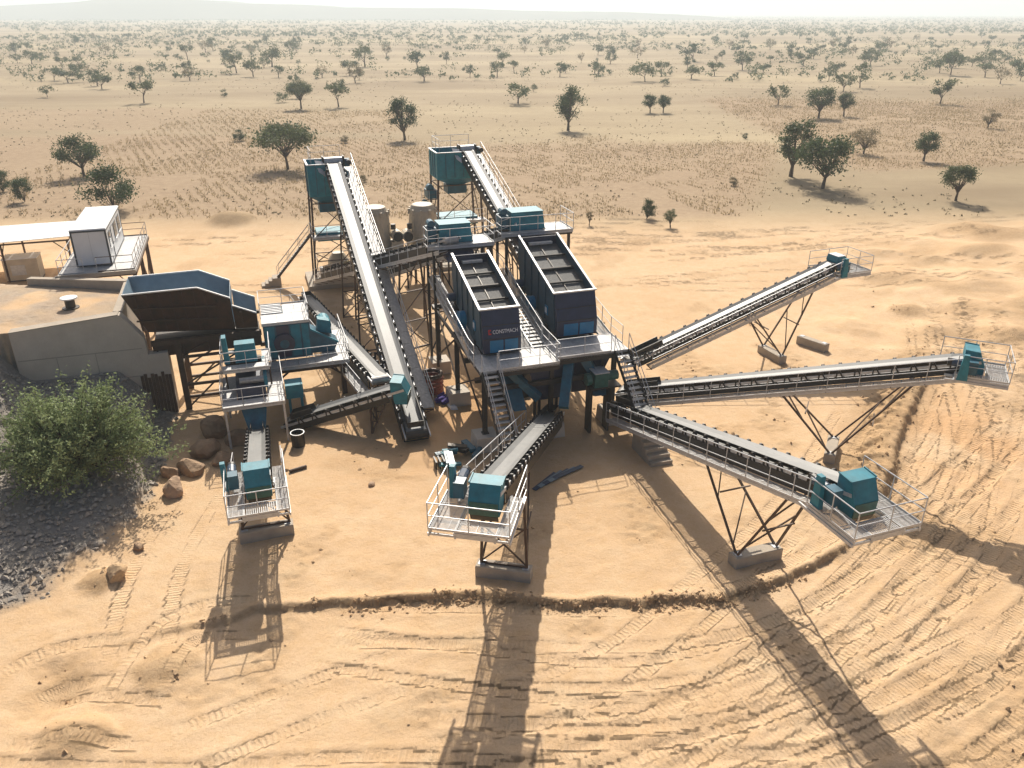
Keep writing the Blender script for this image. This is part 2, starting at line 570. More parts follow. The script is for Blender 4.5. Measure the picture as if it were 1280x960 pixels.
def terrain(X, Y, tracks=False):
    a, b = site_ab(X, Y)
    r = np.hypot(X, Y - 40)
    Z = (fbm(X / 60, Y / 60, 3, 3) - 0.5) * np.clip((r - 45) / 60, 0, 1) * 2.0
    Z += (fbm(X / 7, Y / 7, 5, 3) - 0.5) * 0.12 * np.clip((r - 18) / 20, 0.15, 1)
    # pad edge: a low cut with the pad on the far side
    near = (Y < 75) & (X > -30) & (X < 45)
    field = np.zeros_like(X)
    rough = np.zeros_like(X)
    if near.any():
        sdv, sl_ = line_field(X[near], Y[near], BERM)
        wob = (fbm(X[near] / 1.3, Y[near] / 1.3, 21, 3) - 0.5)
        e = sdv + wob * 0.55
        drop = -0.20 * (1 - sstep(-0.16, 0.02, e))
        fade = sstep(-17, -8, X[near]) * (1 - sstep(24, 34, X[near])) * (1 - sstep(40, 60, -sdv))
        ridge = 0.07 * np.exp(-((e - 0.15) / 0.25) ** 2)
        clod = (fbm(X[near] / 0.28, Y[near] / 0.28, 33, 2) - 0.45) * 0.34 * np.exp(-((e + 0.08) / 0.17) ** 2)
        right = sstep(15, 18, X[near]) * (1 - sstep(26, 32, X[near]))
        ridge += right * (0.35 * np.exp(-((e - 0.6) / 0.8) ** 2))
        clod += right * (fbm(X[near] / 0.4, Y[near] / 0.4, 35, 2) - 0.4) * 0.55 * np.exp(-((e - 1.3) / 0.9) ** 2)
        Z[near] += drop * fade + (ridge + clod) * np.clip(fade + 0.1, 0, 1)
        rough[near] = np.clip(np.exp(-((e + 0.09) / 0.15) ** 2) * fade + 1.3 * right * np.exp(-((e - 1.3) / 1.5) ** 2), 0, 1)
    # wheel and crawler tracks
    tsv, tmv = np.zeros_like(X), np.zeros_like(X)
    for k, t in enumerate(TRACKS):
        x0, y0 = t.min(0) - 2
        x1, y1 = t.max(0) + 2
        m_ = (X > x0) & (X < x1) & (Y > y0) & (Y < y1)
        if not m_.any():
            continue
        sdv, s_ = line_field(X[m_], Y[m_], t)
        gap, wd, pitch = (0.95, 0.28, 0.21) if k % 3 else (1.05, 0.34, 0.17)
        q = np.abs(np.abs(sdv) - gap)
        ends = sstep(0, 1.5, s_) * sstep(0, 1.5, s_.max() - s_)
        pat = fbm(X[m_] / 4.5, Y[m_] / 4.5, 50 + k, 3)
        keep = (0.4 + 0.6 * sstep(0.34, 0.50, pat)) * ends
        rut = -0.024 * (1 - sstep(wd * 0.5, wd * 1.4, q)) + 0.020 * np.exp(-((q - wd * 1.45) / 0.17) ** 2)
        msk = (1 - sstep(wd * 0.85, wd * 1.0, q)) * keep
        Z[m_] += rut * (0.25 + 0.75 * keep) * ends * (1 - 0.65 * sstep(50, 70, Y[m_]))
        sv = tsv[m_]
        mv = tmv[m_]
        win = msk > mv
        sv[win] = (s_ / pitch + np.abs(q) * (0.8 if k % 2 else 0.0))[win]
        mv[win] = msk[win]
        tsv[m_] = sv
        tmv[m_] = mv
    # small sand ripples, clods and scuffs on the working ground
    nearf = 1 - sstep(70, 120, Y)
    Z += (fbm(X / 0.9, Y / 0.9, 71, 4) - 0.5) * 0.11 * nearf * (0.35 + 0.65 * sstep(0.42, 0.62, fbm(X / 6, Y / 6, 77, 2)))
    scuff = sstep(0.60, 0.72, fbm(X / 3.1, Y / 3.1, 91, 3))
    Z += scuff * (fbm(X / 0.3, Y / 0.3, 93, 2) - 0.5) * 0.14 * nearf
    rough = np.maximum(rough, scuff * 0.45 * nearf)
    # churned bank rising along the right hand side
    bank = sstep(23, 40, X + (fbm(X / 6, Y / 6, 811, 3) - 0.5) * 9) * sstep(30, 46, Y) * (1 - sstep(70, 95, Y))
    Z += bank * (1.1 + (fbm(X / 4.5, Y / 4.5, 813, 4) - 0.5) * 1.6)
    rough = np.maximum(rough, bank * 0.7 * sstep(0.52, 0.62, fbm(X / 3.3, Y / 3.3, 815, 3)))
    # spoil heaps and hollows
    for (hx, hy, hr, hh, rg) in [(-32.9, 92.5, 3.6, 1.1, 1.0), (51.0, 84.5, 7.0, 1.5, 0.8), (39.5, 64.0, 3.2, 0.35, 0.4), (31.5, 60.5, 1.7, 0.3, 0.9),
                                 (46, 76, 5, 0.8, 0.3), (45, 61, 6.5, 1.1, 0.15), (52, 70, 7.5, 1.4, 0.25), (39, 53, 3.5, 0.6, 0.3), (60, 88, 8, 1.0, 0.1), (56, 60, 7, 1.2, 0.2), (40, 74, 1.6, 0.4, 0.7), (-13.0, 22.6, 1.6, 0.3, 0.7), (-16.4, 21.4, 1.8, -0.35, 0.5), (-14.6, 19.4, 1.4, 0.35, 0.5),
                                 (-17.4, 27.4, 1.2, 0.35, 0.9), (26, 58, 3, 0.4, 0.1), (34, 70, 4, 0.5, 0.1)]:
        d = np.hypot(X - hx, (Y - hy)) / hr
        d = d + (fbm(X / hr * 1.5, Y / hr * 1.5, 123, 3) - 0.5) * 0.7
        bump_ = np.clip(1 - d, 0, 1)
        bump_ = bump_ * bump_ * (3 - 2 * bump_)
        Z += hh * bump_
        rough = np.maximum(rough, rg * sstep(0.05, 0.4, bump_))
    # loading ramp embankment at the left
    da = np.clip(a + 21.0, 0, None) * 5.0
    db = np.clip(9.6 - b, 0, None)
    wdt = 14 + np.clip(-20 - a, 0, 25) * 0.85
    d = np.hypot(da, db) / wdt
    ehg = 3.1 + 2.8 * sstep(-25.2, -28.0, a)
    emb = ehg * np.clip(1 - d - (fbm(X / 3, Y / 3, 131, 3) - 0.5) * 0.10 * np.clip(d * 4, 0, 1), 0, 1)
    emb = np.where(b > 9.85, 0, emb)
    top = 5.9 * (a < -20.45) * (b > 9.85)
    far_edge = 16.1 + np.clip(-20.6 - a, 0, 60) * 0.5
    shelf = 3.0 * sstep(-24.0, -27.5, a) * (1 - sstep(44, 60, b))
    top = np.where(b > far_edge, shelf, top)
    ramp = np.where(b > 9.85, top, emb)
    ramp = ramp * (1 - sstep(70, 120, -a))
    edge = ramp > 0.02
    Z = np.where(edge, ramp + (Z * 0.6), Z)
    gravel = np.where((b < 9.8) & (a < -17.5), sstep(0.0, 0.14, 1 - d - (fbm(X / 1.1, Y / 1.1, 133, 3) - 0.5) * 0.25), 0)
    gravel = np.maximum(gravel, (0.35 + 0.35 * (fbm(X / 0.8, Y / 0.8, 139, 3))) * ((b > 9.6) & (b < far_edge) & (a < -20.4) & (a > -75)) * sstep(0.2, 0.5, fbm(X / 2, Y / 2, 137, 3)))
    # keep the plant's footprint level
    foot = (a > -19.5) & (a < 10) & (b > -2) & (b < 38)
    Z = np.where(foot, Z * 0.25, Z)
    # dry crop fields beyond the site
    fl = sstep(0, 4, Y - (92 + 0.02 * X + np.clip(-X - 10, 0, 99) * 0.03)) * (1 - sstep(150, 165, Y + (fbm(X / 30, Y / 30, 141, 2) - 0.5) * 40))
    fl *= (1 - sstep(30, 36, X - (Y - 108) * 0.38))
    fr = sstep(0, 5, Y - 122 - (X - 60) * 0.25) * sstep(50, 56, X) * (1 - sstep(225, 250, Y))
    fm = sstep(165, 172, Y) * (1 - sstep(205, 214, Y)) * sstep(0, 8, -X - 20)
    field = np.clip(np.maximum(np.maximum(fl, fr), 0.7 * fm), 0, 1)
    if tracks:
        return Z, rough, gravel, field, tsv, tmv
    return Z, rough, gravel, field


def graded(lo, hi, step, far_lo, far_hi, g):
    core = list(np.arange(lo, hi + 1e-6, step))
    s, x = step, core[-1]
    while x < far_hi:
        s *= g
        x += s
        core.append(x)
    s, x = step, core[0]
    pre = []
    while x > far_lo:
        s *= g
        x -= s
        pre.append(x)
    return np.array(pre[::-1] + core)


xs = graded(-31, 27, 0.12, -9000, 9000, 1.06)
ys = graded(16, 50, 0.12, -60, 11000, 1.022)
GX, GY = np.meshgrid(xs, ys)
gz, grough, ggrav, gfield, gts, gtm = terrain(GX, GY, True)
_ga, _gb = site_ab(GX, GY)
gred = 0.55 * np.exp(-((_ga + 1.0) / 7.5) ** 2 - ((_gb - 3.5) / 8.0) ** 2) * (0.4 + fbm(GX / 2.2, GY / 2.2, 611, 3))
gred += 0.55 * np.exp(-((GX - 26.5) / 5.5) ** 2 - ((GY - 40) / 6.5) ** 2) * sstep(0.3, 0.6, fbm(GX / 3.0, GY / 3.0, 617, 3))
ny, nx = GX.shape
co = np.stack([GX, GY, gz], -1).reshape(-1, 3).astype(np.float32)
idx = np.arange(nx * ny).reshape(ny, nx)
q = np.stack([idx[:-1, :-1], idx[:-1, 1:], idx[1:, 1:], idx[1:, :-1]], -1).reshape(-1, 4)
gm = bpy.data.meshes.new('ground')
gm.vertices.add(len(co))
gm.vertices.foreach_set('co', co.ravel())
gm.loops.add(q.size)
gm.loops.foreach_set('vertex_index', q.ravel().astype(np.int32))
gm.polygons.add(len(q))
gm.polygons.foreach_set('loop_start', np.arange(0, q.size, 4, dtype=np.int32))
gm.polygons.foreach_set('use_smooth', np.ones(len(q), dtype=bool))
gm.update(calc_edges=True)
for nm, arr in (('rough', grough), ('gravel', ggrav), ('field', gfield), ('tread_s', gts), ('tread_m', gtm), ('red', gred)):
    at = gm.attributes.new(nm, 'FLOAT', 'POINT')
    at.data.foreach_set('value', arr.ravel().astype(np.float32))


def ground_z(x, y):
    z = terrain(np.array([[float(x)]]), np.array([[float(y)]]))[0]
    return float(z[0, 0])


def ground_zs(x, y):
    return terrain(np.asarray(x, float)[None, :], np.asarray(y, float)[None, :])[0][0]


def ground_material():
    m = bpy.data.materials.new('sandy_ground')
    m.use_nodes = True
    t = m.node_tree
    N, L = t.nodes, t.links
    bs = N['Principled BSDF']
    bs.inputs['Roughness'].default_value = 0.92
    bs.inputs['Specular IOR Level'].default_value = 0.15
    geo = N.new('ShaderNodeNewGeometry')
    pos = geo.outputs['Position']

    def noise(scale, det=5, rough=0.6, vec=None):
        n = N.new('ShaderNodeTexNoise')
        n.inputs['Scale'].default_value = scale
        n.inputs['Detail'].default_value = det
        n.inputs['Roughness'].default_value = rough
        L.new(vec or pos, n.inputs['Vector'])
        return n.outputs[0]

    def rng_(src, a, b_, c=0.0, d=1.0):
        n = N.new('ShaderNodeMapRange')
        n.inputs[1].default_value, n.inputs[2].default_value = a, b_
        n.inputs[3].default_value, n.inputs[4].default_value = c, d
        L.new(src, n.inputs[0])
        return n.outputs[0]

    def mix(fac, A_, B_):
        n = N.new('ShaderNodeMix')
        n.data_type = 'RGBA'
        if isinstance(fac, float):
            n.inputs[0].default_value = fac
        else:
            L.new(fac, n.inputs[0])
        for i, v in ((6, A_), (7, B_)):
            if isinstance(v, tuple):
                n.inputs[i].default_value = (*v, 1)
            else:
                L.new(v, n.inputs[i])
        return n.outputs[2]

    def mul(a_, b_):
        n = N.new('ShaderNodeMath')
        n.operation = 'MULTIPLY'
        n.use_clamp = True
        for i, v in ((0, a_), (1, b_)):
            if isinstance(v, float):
                n.inputs[i].default_value = v
            else:
                L.new(v, n.inputs[i])
        return n.outputs[0]

    def attr(nm):
        n = N.new('ShaderNodeAttribute')
        n.attribute_name = nm
        return n.outputs['Fac']
    sand = mix(rng_(noise(0.12, 6), 0.35, 0.68), (0.585, 0.40, 0.235), (0.66, 0.475, 0.30))
    sand = mix(mul(rng_(noise(1.6, 6, 0.7), 0.45, 0.75), 0.55), sand, (0.53, 0.335, 0.16))
    sand = mix(mul(rng_(noise(9.0, 4, 0.7), 0.52, 0.7), 0.35), sand, (0.45, 0.275, 0.13))
    sand = mix(mul(rng_(noise(26.0, 3, 0.75), 0.5, 0.72), 0.45), sand, (0.40, 0.25, 0.12))
    sand = mix(mul(rng_(noise(0.55, 5, 0.7), 0.5, 0.7), 0.35), sand, (0.66, 0.52, 0.34))
    sand = mix(attr('red'), sand, (0.52, 0.285, 0.125))
    sand = mix(mul(attr('rough'), 0.75), sand, mix(rng_(noise(5.0, 5, 0.7), 0.35, 0.65), (0.30, 0.185, 0.09), (0.46, 0.31, 0.165)))
    # far plain: bleached grass, bare patches
    sep = N.new('ShaderNodeSeparateXYZ')
    L.new(pos, sep.inputs[0])
    far = rng_(sep.outputs[1], 84, 100)
    mp = N.new('ShaderNodeMapping')
    L.new(pos, mp.inputs[0])
    mp.inputs['Scale'].default_value = (0.35, 1.0, 1.0)
    plain = mix(rng_(noise(0.03, 6, 0.65, mp.outputs[0]), 0.38, 0.62), (0.255, 0.19, 0.115), (0.345, 0.27, 0.17))
    plain = mix(mul(rng_(noise(0.009, 4, 0.6, mp.outputs[0]), 0.48, 0.62), 0.75), plain, (0.42, 0.335, 0.205))
    plain = mix(mul(rng_(noise(0.5, 5, 0.75), 0.5, 0.75), 0.5), plain, (0.24, 0.185, 0.11))
    plain = mix(mul(rng_(noise(0.0035, 5, 0.7, mp.outputs[0]), 0.55, 0.68), mul(rng_(sep.outputs[1], 500, 1500), 0.5)), plain, (0.19, 0.17, 0.105))
    col = mix(far, sand, plain)
    fld = mix(rng_(noise(0.9, 6, 0.75), 0.38, 0.62), (0.285, 0.195, 0.12), (0.38, 0.275, 0.175))
    wv = N.new('ShaderNodeTexWave')
    wv.inputs['Scale'].default_value = 0.42
    wv.inputs['Distortion'].default_value = 2.0
    wv.inputs['Detail Scale'].default_value = 2.0
    wmp = N.new('ShaderNodeMapping')
    wmp.inputs['Rotation'].default_value = (0, 0, 0.5)
    L.new(pos, wmp.inputs[0])
    L.new(wmp.outputs[0], wv.inputs['Vector'])
    fld = mix(mul(wv.outputs['Fac'], 0.22), fld, (0.29, 0.20, 0.125))
    col = mix(mul(attr('field'), 0.75), col, fld)
    grv = mix(rng_(noise(3.0, 6, 0.8), 0.35, 0.65), (0.24, 0.22, 0.20), (0.38, 0.345, 0.30))
    grv = mix(mul(rng_(noise(0.35, 4), 0.5, 0.62), 0.6), grv, (0.34, 0.29, 0.22))
    col = mix(attr('gravel'), col, grv)
    L.new(col, bs.inputs['Base Color'])
    bp = N.new('ShaderNodeBump')
    bp.inputs['Strength'].default_value = 0.8
    bp.inputs['Distance'].default_value = 0.07
    ad = N.new('ShaderNodeMath')
    ad.operation = 'ADD'
    L.new(noise(5.0, 8, 0.75), ad.inputs[0])
    L.new(mul(attr('gravel'), noise(14.0, 3, 0.8)), ad.inputs[1])
    L.new(ad.outputs[0], bp.inputs['Height'])
    # tread ribs pressed by wheels and crawlers
    tw_ = N.new('ShaderNodeMath')
    tw_.operation = 'PINGPONG'
    tw_.inputs[1].default_value = 0.5
    L.new(attr('tread_s'), tw_.inputs[0])
    rb = rng_(tw_.outputs[0], 0.12, 0.38)
    brk = rng_(noise(2.6, 4, 0.7), 0.40, 0.55)
    hgt = mul(mul(rb, attr('tread_m')), brk)
    b2 = N.new('ShaderNodeBump')
    b2.inputs['Strength'].default_value = 1.0
    b2.inputs['Distance'].default_value = 0.022
    L.new(hgt, b2.inputs['Height'])
    L.new(bp.outputs[0], b2.inputs['Normal'])
    L.new(b2.outputs[0], bs.inputs['Normal'])
    return m


gm.materials.append(ground_material())
ground = bpy.data.objects.new('ground', gm)
C.objects.link(ground)
tag(ground, 'pale sandy graded ground running out into a dry plain', 'ground', kind='structure')

# long low ridge on the left horizon
mb = MB()
nr = 90
prof = []
RIDGE_X = [-3600, -2700, -2300, -1950, -1600, -1480, -1420, -1180, -1080, -780, -700, -150, 60, 420, 700, 900]
RIDGE_Z = [10, 24, 32, 44, 57, 68, 70, 66, 54, 50, 40, 36, 28, 25, 12, -6]
for i in range(nr):
    t = i / (nr - 1)
    x = -3600 + t * 4500
    h = float(np.interp(x, RIDGE_X, RIDGE_Z))
    prof.append((x, h + random.uniform(-0.8, 0.8)))
for k, (sy, sz) in enumerate(((2900, -1.0), (3120, 0.5), (3230, 1.0), (3800, 1.0), (4300, -0.1))):
    for x, h in prof:
        mb.v.append((x, sy + 50 * math.sin(x * 0.006), h * sz if sz > 0 else -6))
for k in range(4):
    for i in range(nr - 1):
        mb.f.append((k * nr + i, k * nr + i + 1, (k + 1) * nr + i + 1, (k + 1) * nr + i))
M_HILL = mat('scrubby_hill', (0.10, 0.09, 0.065), 0.95, 0, 0.25, 0.004)
hill = part('hills', mb, M_HILL, None, True)
tag(hill, 'long flat-topped ridge on the left horizon', 'hill', kind='structure')

# ------------------------------------------------------------------ belt conveyors
def idler_mesh(bw):
    m_ = MB()
    hw = bw / 2
    # black stands outside the belt with pale roller ends
    for s in (-1, 1):
        m_.beam((-0.15, s * (hw + 0.17), -0.26), (-0.04, s * (hw + 0.13), 0.10), 0.07, 0.10, up=(0, 1, 0))
        m_.beam((0.15, s * (hw + 0.17), -0.26), (0.04, s * (hw + 0.13), 0.10), 0.07, 0.10, up=(0, 1, 0))
        m_.beam((0, s * (hw + 0.10), 0.07), (0, s * hw * 0.45, -0.10), 0.09, 0.09)
    m_.box(-0.05, 0.05, -hw * 0.45, hw * 0.45, -0.16, -0.07)
    return m_.mesh('idler_set', M_BLACK)


IDLER = {}


def conveyor(name, label, T, H, bw=0.8, group=None, walk=True, hood='box', plat=2.2, trestles=(), wy=0.62, drive=True, walk_from=0.0, walk_both=False, teal_plate=True, lower=0.8, skirt=2.2, hood_scale=1.0, platform_left=0.0, platform_right=0.0, walk_mesh=None):
    """T, H: world tail and head points of the belt centre (x, y, z of the belt)"""
    T, H = Vector(T), Vector(H)
    d = Vector((H.x - T.x, H.y - T.y, 0))
    L_ = d.length
    rz = math.atan2(d.y, d.x)
    root = thing(name, label, 'conveyor', (T.x, T.y, 0), rz, group)
    sl_ = (H.z - T.z) / L_
    ang = math.atan(sl_)
    Z = lambda x: T.z + sl_ * x
    hw = bw / 2
    # belt: troughed carrying run, drums' wrap, return run
    mb = MB()
    tr = 0.10
    sec = [(-hw, tr), (-hw * 0.5, 0.0), (hw * 0.5, 0.0), (hw, tr)]
    xs_ = [0.0, 0.7, L_ - 0.9, L_]
    rows = []
    for i, x in enumerate(xs_):
        fl = 0 if i in (0, 3) else 1
        rows.append([(x, y, Z(x) + z * fl) for y, z in sec])
    top = [p for r_ in rows for p in r_]
    bot = [(x, y, z - 0.025) for x, y, z in top]
    vs_, fs_ = top + bot, []
    n = len(top)
    for i in range(3):
        for j in range(3):
            k = i * 4 + j
            fs_ += [(k, k + 4, k + 5, k + 1), (n + k, n + k + 1, n + k + 5, n + k + 4)]
        fs_ += [(i * 4, n + i * 4, n + i * 4 + 4, i * 4 + 4), (i * 4 + 3, i * 4 + 7, n + i * 4 + 7, n + i * 4 + 3)]
    mb.add(vs_, fs_)
    rd = 0.25
    mb.beam((0, 0, Z(0) - 2 * rd), (L_, 0, Z(L_) - 2 * rd), bw, 0.02)
    part('belt', mb, M_BELT, root)
    # drums
    for x, nm in ((0, 'tail_drum'), (L_, 'head_drum')):
        part(nm, MB().tube((x, -hw - 0.05, Z(x) - rd), (x, hw + 0.05, Z(x) - rd), rd, 14), M_DARK if x == 0 else M_ROLL, root)
    # side channels: upper stringer, lower chord, struts
    mb = MB()
    fy = hw + 0.13
    for s in (-1, 1):
        mb.beam((-0.35, s * fy, Z(-0.35) - 0.18), (L_ + 0.35, s * fy, Z(L_ + 0.35) - 0.18), 0.06, 0.14)
    frame = parts('side_frame', mb, M_GALV, root)[0]
    mb = MB()
    ns = max(2, round(L_ / 1.5))
    for i in range(ns + 1):
        x = 0.2 + (L_ - 0.5) * i / ns
        for s in (-1, 1):
            mb.beam((x, s * fy, Z(x) - 0.26), (x, s * fy, Z(x) - lower + 0.03), 0.06, 0.06, up=(1, 0, 0))
        mb.beam((x, -fy, Z(x) - lower), (x, fy, Z(x) - lower), 0.06, 0.06)
    parts('strut_frame', mb, M_BLACK, frame, 3)
    # black strips standing in for the shade along the return run
    mb = MB()
    for s in (-1, 1):
        mb.beam((0.3, s * (fy + 0.05), Z(0.3) - lower * 0.5 - 0.14), (L_ - 0.5, s * (fy + 0.05), Z(L_ - 0.5) - lower * 0.5 - 0.14), 0.02, lower - 0.28)
    parts('return_shade_strip', mb, M_BLACK, frame)
    # idlers
    if bw not in IDLER:
        IDLER[bw] = idler_mesh(bw)
    ni = max(3, round(L_ / 0.85))
    for i in range(1, ni):
        x = L_ * i / ni
        put('idler', IDLER[bw], root, (x, 0, Z(x)), (0, -ang, 0))
    # walkway on the right-hand side
    if walk:
        wz = lower + 0.06
        for s in ((-1, 1) if walk_both else (-1,)):
            x0, x1 = walk_from, L_ - (0.4 if plat else -0.6)
            y0 = s * (fy + 0.05)
            walkway(root, (x0, y0, Z(x0) - wz), (x1, y0, Z(x1) - wz), wy, (0, s, 0), panel=1.25, me=walk_mesh or ME_GRATE)
            rail(root, [(x0, y0 + s * wy, Z(x0) - wz), (x1, y0 + s * wy, Z(x1) - wz)], 1.5)
            mb = MB()
            k = max(2, round((x1 - x0) / 1.5))
            for i in range(k + 1):
                x = x0 + (x1 - x0) * i / k
                mb.beam((x, s * fy, Z(x) - lower - 0.12), (x, y0 + s * wy, Z(x) - wz - 0.13), 0.05, 0.07)
                mb.beam((x, s * fy, Z(x) - lower - 0.45), (x, y0 + s * wy * 0.9, Z(x) - wz - 0.15), 0.04, 0.04)
            parts('walkway_bracket', mb, M_BROWN, root, 2)
    # feed skirt at the tail
    if skirt:
        mb = MB()
        for s in (-1, 1):
            mb.beam((0.2, s * hw * 0.8, Z(0.2) + 0.22), (skirt, s * hw * 0.8, Z(skirt) + 0.22), 0.03, 0.34)
        mb.beam((0.2, -hw * 0.8, Z(0.2) + 0.22), (0.2, hw * 0.8, Z(0.2) + 0.22), 0.03, 0.34)
        part('feed_skirt', mb, M_DARK, root)
    hx, hz = L_, Z(L_)
    # hood over the head drum
    if hood == 'box':
        h_ = hood_scale
        w2 = hw + 0.13
        pr = [(hx - 0.42, hz - 0.05), (hx - 0.42, hz + 0.56 * h_), (hx + 0.22, hz + 0.50 * h_), (hx + 0.55, hz - 0.35), (hx + 0.50, hz - 0.95), (hx - 0.2, hz - 0.95)]
        hd = part('head_hood', MB().prism(pr, 'y', -w2, w2), M_TEAL, root)
        for sg in (-1, 1):
            part('hood_flange', MB().beam((hx - 0.42, sg * (w2 + 0.03), hz + 0.56 * h_ + 0.015), (hx + 0.22, sg * (w2 + 0.03), hz + 0.50 * h_ + 0.015), 0.05, 0.05), M_TEAL, hd)
        part('hood_skirt', MB().sheet([(hx + 0.57, -w2 + 0.04, hz - 0.37), (hx + 0.57, w2 - 0.04, hz - 0.37), (hx + 0.525, w2 - 0.04, hz - 0.94), (hx + 0.525, -w2 + 0.04, hz - 0.94)], 0.02), M_GREEN, hd)
        part('discharge_lip', MB().sheet([(hx + 0.51, -w2 + 0.05, hz - 0.96), (hx + 0.51, w2 - 0.05, hz - 0.96), (hx + 0.42, w2 - 0.05, hz - 1.2), (hx + 0.42, -w2 + 0.05, hz - 1.2)], 0.03), M_DARK, hd)
    elif hood == 'small':
        w2 = hw + 0.12
        pr = [(hx - 0.4, hz + 0.02), (hx - 0.3, hz + 0.36), (hx + 0.3, hz + 0.36), (hx + 0.5, hz + 0.0), (hx + 0.45, hz - 0.6), (hx - 0.1, hz - 0.65)]
        part('head_hood', MB().prism(pr, 'y', -w2, w2), M_TEAL, root)
        part('hood_lid', MB().box(hx - 0.32, hx + 0.32, -w2 * 0.9, w2 * 0.9, hz + 0.363, hz + 0.40), M_WHITE, root)
    elif hood == 'open':
        part('head_cover', MB().tube((hx, -hw - 0.2, hz - 0.1), (hx, hw + 0.2, hz - 0.1), 0.36, 12), M_GALV, root)
        part('head_bracket', MB().box(hx - 0.5, hx + 0.3, hw + 0.2, hw + 0.34, hz - 0.5, hz + 0.35).box(hx - 0.5, hx + 0.3, -hw - 0.34, -hw - 0.2, hz - 0.5, hz + 0.35), M_DARK, root)
    if drive:
        yb = -(hw + 0.62)
        dr = part('gearbox', MB().box(hx - 0.30, hx + 0.18, yb - 0.16, yb + 0.24, hz - 0.55, hz + 0.10), M_TEAL_D, root)
        part('motor', MB().tube((hx - 0.35, yb, hz - 0.08), (hx - 0.95, yb, hz - 0.08), 0.19, 12), M_MOTOR, root)
        part('motor_fan_cover', MB().tube((hx - 0.95, yb, hz - 0.08), (hx - 1.12, yb, hz - 0.08), 0.20, 12), M_BLACK, root)
        if teal_plate:
            pr = [(hx - 0.62, hz - 0.80), (hx - 0.15, hz - 0.80), (hx - 0.28, hz + 0.50), (hx - 0.52, hz + 0.50)]
            part('drive_guard', MB().prism(pr, 'y', yb - 0.42, yb - 0.22), M_TEAL, root)
    # platform round the head
    if plat:
        pz = hz - lower - 0.02
        w2 = hw + 0.27
        yl, yr = w2 + 0.48 + platform_left, -(w2 + 0.62 + platform_right)
        x0, x1, x2 = hx - 0.7, hx + plat - 0.85, hx + plat
        walkway(root, (x0, yr, pz), (x2, yr, pz), -yr - w2 + 0.0, (0, 1, 0), 'platform', 0.95, me=ME_GRATE)
        walkway(root, (x0, w2, pz), (x2, w2, pz), yl - w2, (0, 1, 0), 'platform', 0.95, me=ME_GRATE)
        walkway(root, (x1, -w2, pz), (x1, w2, pz), x2 - x1, (1, 0, 0), 'platform', 0.9, me=ME_GRATE)
        rail(root, [(x0, yr, pz), (x2, yr, pz), (x2, yl, pz), (x0 - 0.6, yl, pz)], 1.5)
        mb = MB()
        for y in (yr, yl, -w2, w2):
            mb.beam((hx - 1.1, y, pz - 0.22), (x2, y, pz - 0.22), 0.07, 0.12)
        for x in (x0, x1, x2 - 0.05):
            mb.beam((x, yr, pz - 0.20), (x, yl, pz - 0.20), 0.06, 0.09)
        parts('platform_beam', mb, M_GALV, root)
    # trestles
    for tq in trestles:
        kind, bx_, spread, by, zb = tq[:5]
        back_ = tq[5] if len(tq) > 5 else spread
        mb = MB()
        tz = lambda x: Z(x) - lower - 0.06
        if kind == 'v':
            for s in (-1, 1):
                f_, b_ = (bx_ + spread, s * fy, tz(bx_ + spread)), (bx_ - back_, s * fy, tz(bx_ - back_))
                base = (bx_ + 0.05, s * by, zb)
                mb.beam(base, f_, 0.09)
                mb.beam((bx_ - 0.05, s * by, zb), b_, 0.09)
                mb.beam(Vector(base).lerp(Vector(f_), 0.55), Vector((bx_, -s * by, zb)).lerp(Vector((bx_ + spread, -s * fy, tz(bx_ + spread))), 0.10 if s > 0 else 0.98), 0.06)
                mb.beam(Vector(base).lerp(Vector(b_), 0.55), Vector((bx_, -s * by, zb)).lerp(Vector((bx_ - back_, -s * fy, tz(bx_ - back_))), 0.10 if s > 0 else 0.98), 0.06)
            mb.beam((bx_ + spread * 0.5, -by * 0.8, zb + (tz(bx_) - zb) * 0.5), (bx_ + spread * 0.5, by * 0.8, zb + (tz(bx_) - zb) * 0.5), 0.06)
            mb.beam((bx_ - back_ * 0.5, -by * 0.8, zb + (tz(bx_) - zb) * 0.5), (bx_ - back_ * 0.5, by * 0.8, zb + (tz(bx_) - zb) * 0.5), 0.06)
        else:       # upright frame with cross bracing
            z1 = tz(bx_)
            for s in (-1, 1):
                mb.beam((bx_, s * by, zb), (bx_, s * min(by, fy + 0.25), z1), 0.11)
                if spread:
                    mb.beam((bx_, s * by, zb), (bx_ + spread, s * fy, tz(bx_ + spread)), 0.08)
                    mb.beam((bx_, s * by, zb + (z1 - zb) * 0.5), (bx_ + spread * 0.5, s * by * 0.93, zb + (z1 - zb) * 0.5), 0.06)
            nseg = max(1, round((z1 - zb) / 2.4))
            for k in range(nseg):
                za, zc = zb + (z1 - zb) * k / nseg, zb + (z1 - zb) * (k + 1) / nseg
                ya = by + (min(by, fy + 0.25) - by) * k / nseg
                yc = by + (min(by, fy + 0.25) - by) * (k + 1) / nseg
                mb.beam((bx_, -ya, za + 0.1), (bx_, yc, zc), 0.06)
                if k % 2 == 0:
                    mb.beam((bx_, ya, za + 0.1), (bx_, -yc, zc), 0.06)
                mb.beam((bx_, -yc, zc - 0.05), (bx_, yc, zc - 0.05), 0.07)
            mb.beam((bx_, -by, zb + 0.06), (bx_, by, zb + 0.06), 0.08)
        parts('trestle_bar', mb, M_BROWN, root)
    return root, L_, rz


